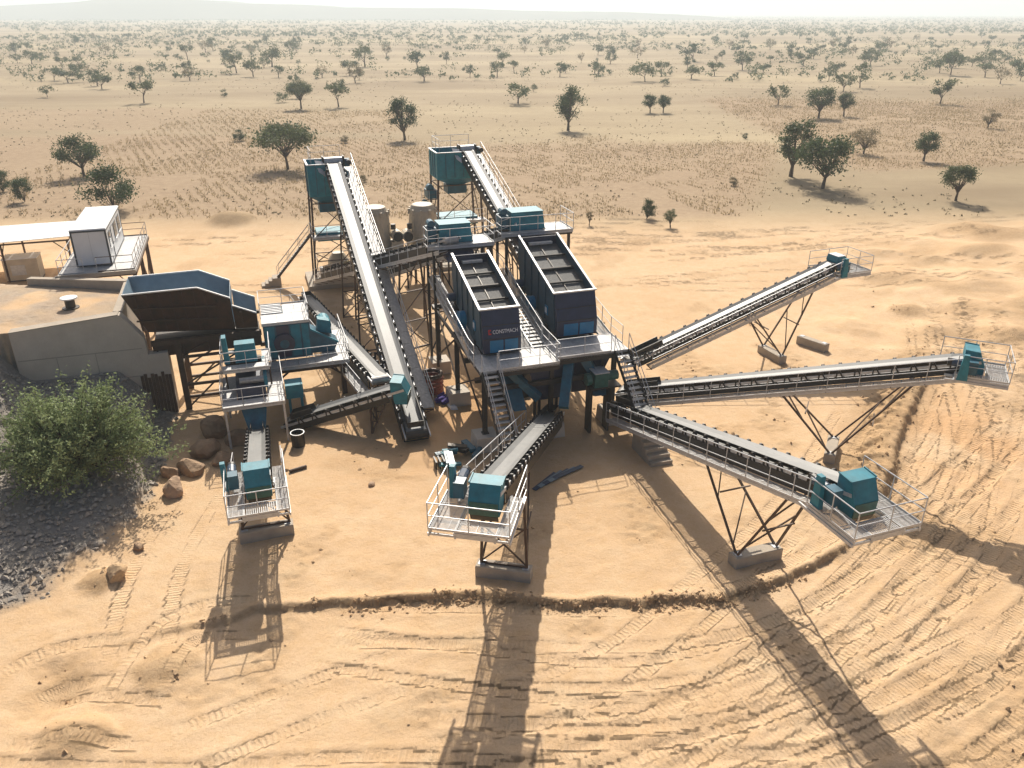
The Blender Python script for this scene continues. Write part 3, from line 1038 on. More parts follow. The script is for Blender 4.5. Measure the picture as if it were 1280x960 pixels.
def footing(label, x, y, rz, length=2.4, width=0.6, h=0.55, z=0.0, group='concrete trestle footings'):
    t = MB()
    c = 0.03
    l2, w2 = length / 2, width / 2
    t.hexa([(-w2, -l2, -0.4), (w2, -l2, -0.4), (w2, l2, -0.4), (-w2, l2, -0.4), (-w2, -l2, h - c), (w2, -l2, h - c), (w2, l2, h - c), (-w2, l2, h - c)])
    t.hexa([(-w2, -l2, h - c), (w2, -l2, h - c), (w2, l2, h - c), (-w2, l2, h - c), (-w2 + c, -l2 + c, h), (w2 - c, -l2 + c, h), (w2 - c, l2 - c, h), (-w2 + c, l2 - c, h)])
    o = put('concrete_footing', t.mesh('concrete_footing', M_CONC), None, (x, y, z), (0, 0, rz))
    tag(o, label, 'footing', group)
    mbp = MB()
    for s in (-1, 1):
        mbp.box(-0.16, 0.16, s * (l2 - 0.25) - 0.14, s * (l2 - 0.25) + 0.14, h, h + 0.03)
    parts('base_plate', mbp, M_GALV, o)
    return o


def along(T, H, x):
    d = Vector((H[0] - T[0], H[1] - T[1], 0))
    p = Vector((T[0], T[1], 0)) + d.normalized() * x
    return p


STK = 'radial stockpile conveyors'
FZ = 0.55
# near middle conveyor, running straight towards the camera
vE = Vector((-0.79 - 1.87, 25.6 - 38.66, 4.1))
TE = (1.87 - vE.x * 0.20, 38.66 - vE.y * 0.20, 2.0 - vE.z * 0.20)
HE = (-0.79 + vE.x * 0.05, 25.6 + vE.y * 0.05, 6.1 + vE.z * 0.05)
LE = math.hypot(HE[0] - TE[0], HE[1] - TE[1])
xe = LE - 2.9
conveyor('stockpile_conveyor', 'belt conveyor pointing straight at the viewer with a big teal head hood', TE, HE, 0.9, STK, trestles=[('up', xe, -2.6, 1.0, FZ)], plat=1.9, walk_from=2.0, platform_left=0.05, platform_right=0.35, hood_scale=0.45)
rzE = math.atan2(HE[1] - TE[1], HE[0] - TE[0])
p = along(TE, HE, xe)
footing('concrete footing under the conveyor that points at the viewer', p.x, p.y, rzE)
# near right conveyor
TD, HD = (6.2, 41.6, 1.65), (12.35, 24.4, 6.65)
LD = math.hypot(HD[0] - TD[0], HD[1] - TD[1])
conveyor('stockpile_conveyor', 'belt conveyor running down to the right with its teal hood lowest in the picture', TD, HD, 0.8, STK, trestles=[('v', LD - 4.75, 2.3, 1.0, FZ, 4.0)], plat=1.75, walk_from=0.8, platform_left=0.25, platform_right=0.2, hood_scale=0.8)
rzD = math.atan2(HD[1] - TD[1], HD[0] - TD[0])
p = along(TD, HD, LD - 4.75)
footing('concrete footing on the edge of the graded pad', p.x, p.y, rzD)
# right conveyor
TC, HC = (6.6, 43.4, 1.6), (22.5, 35.98, 6.8)
LC = math.hypot(HC[0] - TC[0], HC[1] - TC[1])
conveyor('stockpile_conveyor', 'belt conveyor reaching far right, almost level in the picture', TC, HC, 0.8, STK, trestles=[('v', LC - 5.5, 3.5, 1.0, FZ, 3.2)], plat=1.6, lower=0.66, walk_from=1.0, platform_left=0.0, hood_scale=0.8)
rzC = math.atan2(HC[1] - TC[1], HC[0] - TC[0])
p = along(TC, HC, LC - 5.5)
footing('concrete footing under the long right hand conveyor', p.x, p.y, rzC)
# far right conveyor
TB, HB = (7.6, 47.7, 1.75), (22.25, 53.4, 6.6)
LB = math.hypot(HB[0] - TB[0], HB[1] - TB[1])
conveyor('stockpile_conveyor', 'belt conveyor rising to the upper right with a small white-lidded head', TB, HB, 0.8, STK, trestles=[('v', LB - 4.3, 2.5, 1.0, FZ)], plat=2.0, lower=0.62, hood='small', walk_from=1.0, platform_left=0.0)
rzB = math.atan2(HB[1] - TB[1], HB[0] - TB[0])
p = along(TB, HB, LB - 4.3)
footing('concrete footing below the conveyor rising to the upper right', p.x, p.y, rzB)
o = footing('spare concrete block lying loose on the sand beside a trestle', 21.75, 53.75, R(38), 2.3, 0.55, 0.6, group=None)

# fines conveyor under the primary station
TA, HA = PL(-13.65, 4.0, 1.05), PL(-13.65, -6.75, 4.2)
conveyor('fines_conveyor', 'short belt conveyor with teal hood below the primary crusher', TA, HA, 0.8, trestles=[('up', 9.35, -1.7, 1.05, FZ)], plat=2.0, walk_from=7.0, walk_both=True, wy=0.5, hood_scale=0.6)
p = PL(-13.65, -5.35)
footing('concrete footing in front of the short conveyor at left', p.x, p.y, TH - math.pi / 2)
# crusher discharge conveyor
TI, HI = PL(-11.9, 5.35, 0.55), PL(-5.75, 2.95, 2.9)
conveyor('discharge_conveyor', 'low belt conveyor carrying from the primary crusher to the long feed conveyor', TI, HI, 0.85, walk=False, plat=0, hood='box', drive=False, trestles=[('up', 5.0, 0.8, 0.65, 0.1)], lower=0.65, hood_scale=0.7, skirt=1.5)
# long feed conveyors to the two towers
TF, HF = PL(-5.2, 1.3, 0.75), PL(-5.35, 32.6, 10.7)
conveyor('feed_conveyor', 'long steep belt conveyor climbing to the left bin tower', TF, HF, 1.15, 'feed conveyors to the bin towers', hood='open', plat=0, trestles=[('up', 8.0, 0, 0.9, 0.1), ('up', 14.0, 1.6, 1.1, 0.1), ('up', 21.5, 1.6, 1.3, 0.1)], walk_from=2.6, wy=0.85, drive=True, teal_plate=False, walk_mesh=ME_PANEL)
TG, HG = PL(7.15, 8.2, 2.1), PL(7.15, 35.6, 10.7)
conveyor('feed_conveyor', 'long steep belt conveyor climbing to the right bin tower behind the screens', TG, HG, 1.0, 'feed conveyors to the bin towers', hood='open', plat=0, trestles=[('up', 9.0, 1.6, 1.0, 0.0), ('up', 17.0, 1.6, 1.2, 0.0)], walk_from=1.0, wy=0.85, teal_plate=False, walk_mesh=ME_PANEL)
# conveyors that feed the screens
TH1, HH1 = PL(-7.0, 30.3, 1.9), PL(-0.9, 9.6, 9.4)
conveyor('screen_feed_conveyor', 'belt conveyor rising from the left tower to the left screen', TH1, HH1, 0.8, 'screen feed conveyors', hood='none', plat=0, drive=False, trestles=[('up', 15.9, 0, 1.3, 0.0), ('up', 8.0, 0, 1.0, 0.0)])
TH2, HH2 = PL(-1.6, 28.5, 2.2), PL(4.1, 11.0, 9.7)
conveyor('screen_feed_conveyor', 'belt conveyor rising between the towers to the right screen', TH2, HH2, 0.8, 'screen feed conveyors', hood='none', plat=0, drive=False, trestles=[('up', 14.0, 0, 1.3, 0.0), ('up', 7.0, 0, 1.0, 0.0)])
# return conveyor beside the primary crusher
TJ, HJ = PL(-9.1, 26.9, 0.9), PL(-6.5, 5.2, 2.6)
conveyor('return_conveyor', 'low dark belt conveyor slanting behind the primary crusher', TJ, HJ, 0.9, None, hood='none', plat=0, drive=False, trestles=[('up', 8, 0, 0.7, 0.0), ('up', 16, 0, 0.7, 0.0)], wy=0.7)

# ------------------------------------------------------------------ screening platform
DZ = 4.75
plt = site('screening_platform', 'raised steel platform with white rails carrying both vibrating screens', 'platform', 2.4, 4.0)


def column(root, a, b, z0, z1, s=0.24):
    m_ = MB()
    m_.box(a - s / 2, a + s / 2, b - s / 2, b - s / 2 + 0.03, z0, z1)
    m_.box(a - s / 2, a + s / 2, b + s / 2 - 0.03, b + s / 2, z0, z1)
    m_.box(a - 0.02, a + 0.02, b - s / 2 + 0.031, b + s / 2 - 0.031, z0, z1)
    m_.box(a - s * 0.8, a + s * 0.8, b - s * 0.8, b + s * 0.8, z0 - 0.03, z0 - 0.001)
    return part('column', m_, M_DARK, root)


COLS = [(-1.7, -0.4), (2.3, 0.0), (6.3, 0.4), (-1.7, 5.6), (2.3, 6.0), (6.3, 6.4), (-1.7, 10.6), (2.3, 11.0), (6.3, 11.6)]
for i, (a, b) in enumerate(COLS):
    column(plt, a, b, 0.9, DZ - 0.26)
mb = MB()
for b0, b1, a0, a1 in ((-0.75, 10.8, -1.9, 2.4),):
    for a in (-1.95, -1.2, 0.75, 2.35):
        mb.box(a - 0.06, a + 0.06, b0, b1, DZ - 0.25, DZ - 0.06)
for a in (2.65, 3.5, 5.9, 6.7):
    mb.box(a - 0.06, a + 0.06, -0.2, 11.8, DZ - 0.25, DZ - 0.06)
parts('floor_beam', mb, M_DARK, plt)
mb = MB()
for b, a0, a1 in ((-0.80, -2.05, 2.45), (-0.25, 2.48, 6.85), (5.6, -2.0, 6.8), (10.8, -2.0, 6.8)):
    mb.box(a0, a1, b - 0.05, b + 0.05, DZ - 0.40, DZ - 0.07)
parts('edge_beam', mb, M_DARK, plt)
mb = MB()
for (a, b), (c, d) in (((-1.7, -0.4), (-1.7, 5.6)), ((6.3, 0.4), (6.3, 6.4)), ((2.3, 6.0), (2.3, 11.0)), ((-1.7, 5.6), (-1.7, 10.6)), ((6.3, 6.4), (6.3, 11.6))):
    mb.beam((a, b, 1.2), (c, d, DZ - 0.5), 0.09)
    mb.beam((c, d, 1.2), (a, b, DZ - 0.5), 0.09)
parts('cross_brace', mb, M_BROWN, plt)
# front decks, side walkways that climb beside the screens, middle stair walk
E_B = (0, 1, 0)
walkway(plt, (-2.05, -0.85, DZ), (2.45, -0.85, DZ), 1.25, (0, 1, 0), 'front_deck', 0.9)
walkway(plt, (-2.05, 0.40, DZ), (2.45, 0.40, DZ), 1.1, (0, 1, 0), 'front_deck', 0.9)
walkway(plt, (2.50, -0.30, DZ), (6.85, -0.30, DZ), 1.25, (0, 1, 0), 'front_deck', 0.87)
walkway(plt, (2.50, 0.95, DZ), (6.85, 0.95, DZ), 1.25, (0, 1, 0), 'front_deck', 0.87)
walkway(plt, (-2.05, 1.5, DZ), (-2.05, 11.4, 6.35), 0.75, (1, 0, 0), 'side_walkway', 1.0, me=ME_GRATE)
walkway(plt, (6.15, 2.2, DZ), (6.15, 11.4, 6.35), 0.75, (1, 0, 0), 'side_walkway', 1.0, me=ME_GRATE)
walkway(plt, (0.95, 1.5, DZ), (0.95, 11.0, 6.6), 0.75, (1, 0, 0), 'side_walkway', 1.0, me=ME_GRATE)
walkway(plt, (2.55, 2.2, DZ), (2.55, 11.0, 6.6), 0.75, (1, 0, 0), 'side_walkway', 1.0, me=ME_GRATE)
rail(plt, [(-2.05, 0.35, DZ), (-2.05, 1.5, DZ), (-2.05, 11.4, 6.35), (-1.25, 11.4, 6.35)], 1.3)
rail(plt, [(-1.0, -0.85, DZ), (2.45, -0.85, DZ), (2.45, -0.28, DZ)], 1.3)
rail(plt, [(1.68, 2.0, DZ + 0.08), (1.68, 11.0, 6.6)], 1.2)
rail(plt, [(2.58, 2.3, DZ), (2.58, 11.0, 6.6)], 1.2)
rail(plt, [(2.52, -0.30, DZ), (5.75, -0.30, DZ)], 1.3)
rail(plt, [(6.85, 0.6, DZ), (6.85, 2.2, DZ), (6.9, 11.4, 6.35), (6.15, 11.4, 6.35)], 1.3)
rail(plt, [(2.48, -0.26, DZ), (2.50, 2.2, DZ)], 1.3)
# steps between the screens
mb = MB()
stw = part('middle_stair', mb.beam((1.72, 1.4, DZ - 0.05), (1.72, 9.5, 6.4), 0.05, 0.2).beam((2.52, 1.4, DZ - 0.05), (2.52, 9.5, 6.4), 0.05, 0.2), M_GALV, plt)
for i in range(22):
    t = i / 21
    put('stair_tread', ME_STEP, stw, rel(plt, (2.12, 1.6 + 7.8 * t, DZ + 0.05 + 1.6 * t)), (0, 0, math.pi / 2), (1.1, 0.78, 1))
# stairs down to the ground
stairs(plt, (-1.95, -0.88, DZ), (-1.75, -5.0, 0.45), 0.85, (1, 0, 0))
stairs(plt, (5.95, -0.33, DZ), (6.25, -3.75, 1.25), 0.85, (1, 0, 0))

mb = MB()
for k in range(5):
    mb.box(6.05, 7.4, -3.70 - 0.32 * k - 0.32, -3.70 - 0.32 * k + (0.6 if k == 0 else 0.0), -0.3, 1.22 - 0.245 * k)
cs = site('concrete_steps', 'concrete steps at the foot of the right hand stair', 'steps', 6.7, -4.2)
for k in range(5):
    m_ = MB().box(6.05, 7.35, -3.70 - 0.32 * k - 0.32, -3.70 - 0.32 * k + (0.7 if k == 0 else -0.002), -0.3, 1.20 - 0.245 * k)
    part('step', m_, M_CONC, cs)
lb = ['at the front left corner below the stair', 'at the middle of the platform front', 'at the front right near the steps', 'on the left side under the left screen', 'between the two screens', 'on the right side below the right screen', 'at the rear left corner', 'at the rear middle', 'at the rear right corner']
for i, (a, b) in enumerate(COLS):
    t = MB().hexa([(-0.7, -0.7, -0.4), (0.7, -0.7, -0.4), (0.7, 0.7, -0.4), (-0.7, 0.7, -0.4), (-0.62, -0.62, 0.87), (0.62, -0.62, 0.87), (0.62, 0.62, 0.87), (-0.62, 0.62, 0.87)])
    o = put('column_plinth', t.mesh('column_plinth', M_CONC_D), None, PL(a, b), (0, 0, TH))
    tag(o, 'concrete plinth of the screening platform ' + lb[i], 'plinth', 'column plinths')


# ------------------------------------------------------------------ vibrating screens
def text_mesh(name, body, size, m):
    cu = bpy.data.curves.new(name, 'FONT')
    cu.body = body
    cu.size = size
    cu.align_x = 'LEFT'
    cu.extrude = 0.004
    o = bpy.data.objects.new(name, cu)
    me = bpy.data.meshes.new_from_object(o)
    me.name = name
    me.materials.clear()
    me.materials.append(m)
    bpy.data.objects.remove(o)
    bpy.data.curves.remove(cu)
    return me


def screen(label, a0, a1, bf, zf, bb, zb, logo):
    """box screen; open top from (bf, zf) at the front to (bb, zb) at the back"""
    r = site('vibrating_screen', label, 'screen', (a0 + a1) / 2, (bf + bb) / 2, DZ, 'vibrating screens')
    sl_ = (zb - zf) / (bb - bf)
    th = 0.08
    # side plates
    for a, s in ((a0, -1), (a1, 1)):
        pr = [(bf - 0.35, DZ + 0.35), (bf + 0.9, DZ + 0.25), (bb - 0.3, DZ + 1.35), (bb + 0.15, zb - 1.35), (bb + 0.1, zb), (bf, zf)]
        m_ = MB().prism(pr, 'x', min(a, a + s * th), max(a, a + s * th))
        sp = part('side_plate', m_, M_SIDE, r)
        mm = MB()
        for k in range(1, 5):
            bq = bf + (bb - bf) * k / 5
            ztop = zf + sl_ * (bq - bf)
            mm.box(min(a + s * th, a + s * (th + 0.07)), max(a + s * th, a + s * (th + 0.07)), bq - 0.05, bq + 0.05, DZ + 0.5 + 0.2 * k, ztop - 0.1)
        parts('stiffener', mm, M_SIDE, sp)
        ed = part('top_flange', MB().beam((a + s * 0.05, bf, zf + 0.03), (a + s * 0.05, bb + 0.1, zb + 0.03), 0.13, 0.05), M_GALV, r)
        # drive housing and side emblem plate
        bm = bf + (bb - bf) * 0.52
        part('exciter_guard', MB().tube((a + s * 0.1, bm, DZ + 1.0), (a + s * 0.48, bm, DZ + 1.0), 0.48, 16).box(min(a + s * 0.12, a + s * 0.46), max(a + s * 0.12, a + s * 0.46), bm - 0.30, bm + 0.30, DZ + 0.25, DZ + 1.3), M_BLUE, r)
        part('side_motor', MB().tube((a + s * 0.15, bm + 2.0, DZ + 1.7), (a + s * 0.62, bm + 2.0, DZ + 1.7), 0.26, 12), M_MOTOR, r)
        em = part('emblem_plate', MB().box(min(a + s * th, a + s * 0.13), max(a + s * th, a + s * 0.13), bf + 0.75, bf + 1.25, DZ + 1.05, DZ + 1.6), M_BLUE, r)
        mm = MB()
        for k in range(3):
            mm.box(min(a + s * 0.131, a + s * 0.14), max(a + s * 0.131, a + s * 0.14), bf + 0.85 + 0.11 * k, bf + 0.92 + 0.11 * k, DZ + 1.16, DZ + 1.49)
        parts('emblem', mm, M_TEXTW, em)
    # springs on stools
    for a in (a0 - 0.05, a1 + 0.05):
        for bq in (bf + 0.9, bb - 0.6):
            zq = DZ + (0.15 if bq < bf + 2 else 1.1)
            m_ = MB().box(a - 0.14, a + 0.14, bq - 0.22, bq + 0.22, DZ - 0.06, zq)
            m_.tube((a, bq - 0.1, zq), (a, bq - 0.1, zq + 0.3), 0.09, 8).tube((a, bq + 0.12, zq), (a, bq + 0.12, zq + 0.3), 0.09, 8)
            part('spring_mount', m_, M_DARK, r)
    # front rim and front hood
    part('front_rim', MB().box(a0 - 0.12, a1 + 0.12, bf - 0.16, bf + 0.02, zf - 0.02, zf + 0.06), M_GALV, r)
    fz = [(bf - 0.12, zf - 0.02), (bf - 0.40, zf - 0.85), (bf - 0.62, zf - 1.55), (bf - 0.62, DZ + 0.16)]
    pr = fz + [(bf + 0.3, DZ + 0.16), (bf + 0.3, zf - 0.25), (bf + 0.0, zf - 0.04)]
    hood_ = part('discharge_hood', MB().prism(pr[::-1], 'x', a0 - 0.02, a1 + 0.02), M_NAVY, r)
    mm = MB()
    for (b0_, z0_), (b1_, z1_) in zip(fz[:-1], fz[1:]):
        mm.beam((a0 - 0.03, b1_ - 0.012, z1_), (a1 + 0.03, b1_ - 0.012, z1_), 0.03, 0.03)
    parts('hood_seam', mm, M_DARK, hood_)
    aw = (a1 - a0)
    for k in range(2):
        u0 = a0 + aw * (0.16 + 0.40 * k)
        part('inspection_door', MB().box(u0, u0 + aw * 0.36, bf - 0.665, bf - 0.622, DZ + 0.22, DZ + 0.92), M_BLUE, r)
    if logo:
        p0, p1 = Vector((0, fz[1][0], fz[1][1])), Vector((0, fz[2][0], fz[2][1]))
        c = p0.lerp(p1, 0.62)
        n = Vector((0, -(p0.z - p1.z), p0.y - p1.y)).normalized()
        n = Vector((0, -abs(n.y), abs(n.z)))
        up = (p0 - p1).normalized()
        rot = Matrix((Vector((1, 0, 0)), up, n)).transposed().to_euler()
        me = text_mesh('lettering', 'CONSTMACH', 0.30, M_TEXTW)
        wd = max(v.co.x for v in me.vertices)
        o = put('lettering', me, hood_, rel(r, Vector((a0 + aw * 0.25, 0, 0)) + c + n * 0.012), rot, (aw * 0.68 / wd, 1, 1))
        m_ = MB()
        for q0, q1 in ((0.15, 0.5), (0.6, 1.0)):
            pts = []
            m_.add([(0, 0, 0), (0.16, 0, 0), (0.16, 0.08, 0), (0.07, 0.08, 0), (0.07, 0.20, 0), (0.16, 0.20, 0), (0.16, 0.28, 0), (0, 0.28, 0)], [(0, 1, 2, 3, 4, 5, 6, 7)])
            break
        put('emblem', m_.mesh('emblem', M_TEXTR), hood_, rel(r, Vector((a0 + aw * 0.135, 0, 0)) + c + n * 0.014 - up * 0.03), rot)
    # screen decks
    nd = 4
    for k in range(nd):
        t0, t1 = k / nd, (k + 1) / nd
        b0_, b1_ = bf + 0.35 + (bb - bf - 0.4) * t0, bf + 0.35 + (bb - bf - 0.4) * t1 - 0.03
        for h_, g_ in ((0, 2),):
            for j in range(g_):
                u0 = a0 + 0.02 + (aw - 0.04) * j / g_
                u1 = a0 + 0.02 + (aw - 0.04) * (j + 1) / g_ - 0.03
                z0_, z1_ = zf - 0.62 + sl_ * (b0_ - bf), zf - 0.62 + sl_ * (b1_ - bf)
                part('screen_panel', MB().sheet([(u0, b0_, z0_), (u1, b0_, z0_), (u1, b1_, z1_), (u0, b1_, z1_)], 0.03), M_MESH, r)
    mm = MB()
    for k in range(1, 4):
        bq = bf + 0.3 + (bb - bf - 0.4) * k / 4
        zq = zf - 0.50 + sl_ * (bq - bf)
        mm.tube((a0, bq, zq), (a1, bq, zq), 0.07 if k != 2 else 0.11, 8)
    parts('cross_tube', mm, M_DARK, r)
    mm = MB()
    ac = (a0 + a1) / 2
    mm.beam((ac, bf + 0.4, zf - 0.56 + sl_ * 0.4), (ac, bb - 0.1, zf - 0.56 + sl_ * (bb - bf - 0.1)), 0.05, 0.05)
    part('tension_bar', mm, M_DARK, r)
    # back plate with pale feed lip
    part('back_plate', MB().box(a0, a1, bb - 0.02, bb + 0.05, zb - 1.5, zb - 0.1), M_NAVY, r)
    part('feed_lip', MB().box(a0 + 0.5, a1 - 0.4, bb - 0.35, bb - 0.05, zb - 0.55, zb - 0.40), M_GALV, r)
    # under-screen hoppers
    for k, (bq0, bq1) in enumerate(((bf + 0.3, bf + (bb - bf) * 0.5 - 0.05), (bf + (bb - bf) * 0.5 + 0.05, bb - 0.2))):
        bc = (bq0 + bq1) / 2
        part('under_hopper', MB().hexa([(ac - 0.4, bc - 0.35, 2.2), (ac + 0.4, bc - 0.35, 2.2), (ac + 0.4, bc + 0.35, 2.2), (ac - 0.4, bc + 0.35, 2.2),
                                        (a0 + 0.1, bq0, DZ + 0.2), (a1 - 0.1, bq0, DZ + 0.2), (a1 - 0.1, bq1, DZ + 0.2), (a0 + 0.1, bq1, DZ + 0.2)]), M_TEAL_D, r)
    # front discharge chute down to the conveyors
    part('discharge_chute', MB().hexa([(ac - 0.1, -1.3 + (0.4 if not logo else 0), 2.4), (ac + 0.6, -1.3 + (0.4 if not logo else 0), 2.4), (ac + 0.6, -0.6, 2.3), (ac - 0.1, -0.6, 2.3),
                                       (a0 + 0.3, bf - 0.5, DZ - 0.45), (a1 - 0.3, bf - 0.5, DZ - 0.45), (a1 - 0.3, bf + 0.25, DZ - 0.45), (a0 + 0.3, bf + 0.25, DZ - 0.45)]), M_TEAL_D, r)
    return r


screen('navy vibrating screen with white lettering on its front, left of the pair', -1.25, 0.88, 1.75, 7.3, 7.6, 8.85, True)
screen('navy vibrating screen without lettering, right of the pair', 3.5, 5.95, 2.9, 7.4, 9.1, 9.2, False)


# transfer stations above the screens
def transfer(label, a0, a1, b0, b1, z, ext):
    r = site('transfer_station', label, 'chute', (a0 + a1) / 2, (b0 + b1) / 2, DZ, 'transfer stations over the screens')
    part('chute_box', MB().hexa([(a0, b0, z), (a1, b0, z), (a1, b1, z), (a0, b1, z), (a0 + 0.1, b0 + 0.15, z + 1.05), (a1 - 0.1, b0 + 0.15, z + 1.05), (a1 - 0.1, b1, z + 1.05), (a0 + 0.1, b1, z + 1.05)]), M_TEAL, r)
    part('chute_flange', MB().box(a0 - 0.04, a1 + 0.04, b0 - 0.04, b1, z - 0.06, z - 0.001).box(a0 + 0.06, a1 - 0.06, b0 + 0.11, b1, z + 1.051, z + 1.09), M_TEAL, r)
    part('drive_motor', MB().tube((a0 - 0.35, b0 + 0.5, z + 1.05), (a0 - 0.35, b0 + 1.1, z + 1.05), 0.24, 12).box(a0 - 0.62, a0 - 0.08, b0 + 0.3, b0 + 1.3, z + 0.0, z + 0.85), M_TEAL_D, r)
    part('feed_chute', MB().hexa([(a0 + 0.2, b0 - 1.4, z - 0.9), (a1 - 0.2, b0 - 1.4, z - 0.9), (a1 - 0.2, b0 - 0.3, z - 0.9), (a0 + 0.2, b0 - 0.3, z - 0.9), (a0 + 0.1, b0 + 0.1, z - 0.07), (a1 - 0.1, b0 + 0.1, z - 0.07), (a1 - 0.1, b1, z - 0.07), (a0 + 0.1, b1, z - 0.07)]), M_NAVY, r)
    walkway(r, (a0 - 0.9, b0 - 0.75, z - 0.1), (a1 + ext, b0 - 0.75, z - 0.1), 0.72, (0, 1, 0), 'platform', 0.9)
    walkway(r, (a1 + 0.05, b0, z - 0.1), (a1 + ext, b0, z - 0.1), 1.6, (0, 1, 0), 'platform', 0.9)
    rail(r, [(a0 - 0.9, b0 + 0.4, z - 0.1), (a0 - 0.9, b0 - 0.75, z - 0.1), (a1 + ext, b0 - 0.75, z - 0.1), (a1 + ext, b0 + 1.6, z - 0.1)], 1.3)
    mb = MB()
    for a in (a0 - 0.5, a1 + ext - 0.2):
        for b in (b0 - 0.5, b1 - 0.1):
            mb.box(a - 0.08, a + 0.08, b - 0.08, b + 0.08, DZ - 3.9, z - 0.12)
    mb.beam((a0 - 0.5, b1 - 0.1, 1.2), (a1 + ext - 0.2, b1 - 0.1, z - 0.4), 0.08)
    mb.beam((a1 + ext - 0.2, b1 - 0.1, 1.2), (a0 - 0.5, b1 - 0.1, z - 0.4), 0.08)
    mb.box(a0 - 0.6, a1 + ext, b0 - 0.6, b0 - 0.5, z - 0.4, z - 0.23)
    parts('support_leg', mb, M_DARK, r)
    return r


transfer('teal transfer box with railed platform over the back of the left screen', -1.55, 0.6, 9.9, 11.4, 9.0, 1.2)
transfer('teal transfer box with railed platform over the back of the right screen', 3.4, 5.7, 10.6, 12.2, 9.25, 1.7)

# collecting hoppers and chutes below the platform
uh = site('collecting_hopper', 'dark collecting hopper with teal chutes below the middle of the screening platform', 'hopper', 2.6, 1.2, 0)
part('hopper_body', MB().hexa([(1.6, 0.2, 2.1), (3.0, 0.2, 2.1), (3.0, 1.4, 2.1), (1.6, 1.4, 2.1), (0.9, -0.1, 4.35), (3.5, -0.1, 4.35), (3.5, 3.0, 4.35), (0.9, 3.0, 4.35)]), M_NAVY, uh)
part('chute', MB().beam((3.4, 0.1, 4.3), (2.5, -1.5, 2.3), 0.55, 0.45), M_TEAL_D, uh)
part('chute', MB().beam((4.4, 0.3, 4.3), (5.6, -0.2, 2.2), 0.6, 0.5), M_TEAL_D, uh)
part('chute', MB().beam((-0.2, 0.4, 4.3), (1.4, -0.5, 2.6), 0.55, 0.4), M_TEAL_D, uh)
part('hopper_body', MB().hexa([(3.9, 0.8, 2.0), (5.3, 0.8, 2.0), (5.3, 2.2, 2.0), (3.9, 2.2, 2.0), (3.6, 0.3, 4.35), (6.1, 0.3, 4.35), (6.1, 4.0, 4.35), (3.6, 4.0, 4.35)]), M_NAVY, uh)
for b_, z_0 in ((-0.1, 3.2), (1.9, 2.9), (4.4, 3.1)):
    part('cross_girder', MB().box(-1.6, 6.2, b_ - 0.1, b_ + 0.1, z_0, z_0 + 0.28), M_DARK, uh)
for a_ in (0.2, 3.4, 5.4):
    part('hanger', MB().box(a_ - 0.05, a_ + 0.05, -0.06, 0.06, 3.49, 4.3), M_DARK, uh)
part('screw_casing', MB().tube((-1.2, 0.6, 2.3), (2.2, 0.9, 2.6), 0.38, 14), M_DARK, uh)
part('stand', MB().box(1.7, 1.85, 0.4, 0.55, 0, 2.1).box(2.75, 2.9, 0.4, 0.55, 0, 2.1).box(1.7, 1.85, 1.1, 1.25, 0, 2.1).box(2.75, 2.9, 1.1, 1.25, 0, 2.1), M_DARK, uh)

# drives and pipes under the platform front
g = site('gear_drive', 'green gear drive unit under the front right of the screening platform', 'gear drive', 5.0, -0.6, 0)
part('gear_case', MB().box(4.6, 5.4, -0.9, 0.0, 2.9, 3.75).tube((4.5, -0.45, 3.3), (4.2, -0.45, 3.3), 0.35, 12), M_GREEN, g)
part('motor', MB().tube((5.4, -0.5, 3.4), (6.1, -0.5, 3.4), 0.28, 12), M_GREEN, g)
part('lid', MB().box(4.55, 5.45, -0.95, 0.05, 3.751, 3.80), M_GALV, g)
part('stand', MB().box(4.4, 4.52, -0.8, -0.1, 0.0, 2.9).box(5.5, 5.62, -0.8, -0.1, 0.0, 2.9).box(4.3, 6.2, -0.95, 0.1, 2.8, 2.898), M_DARK, g)

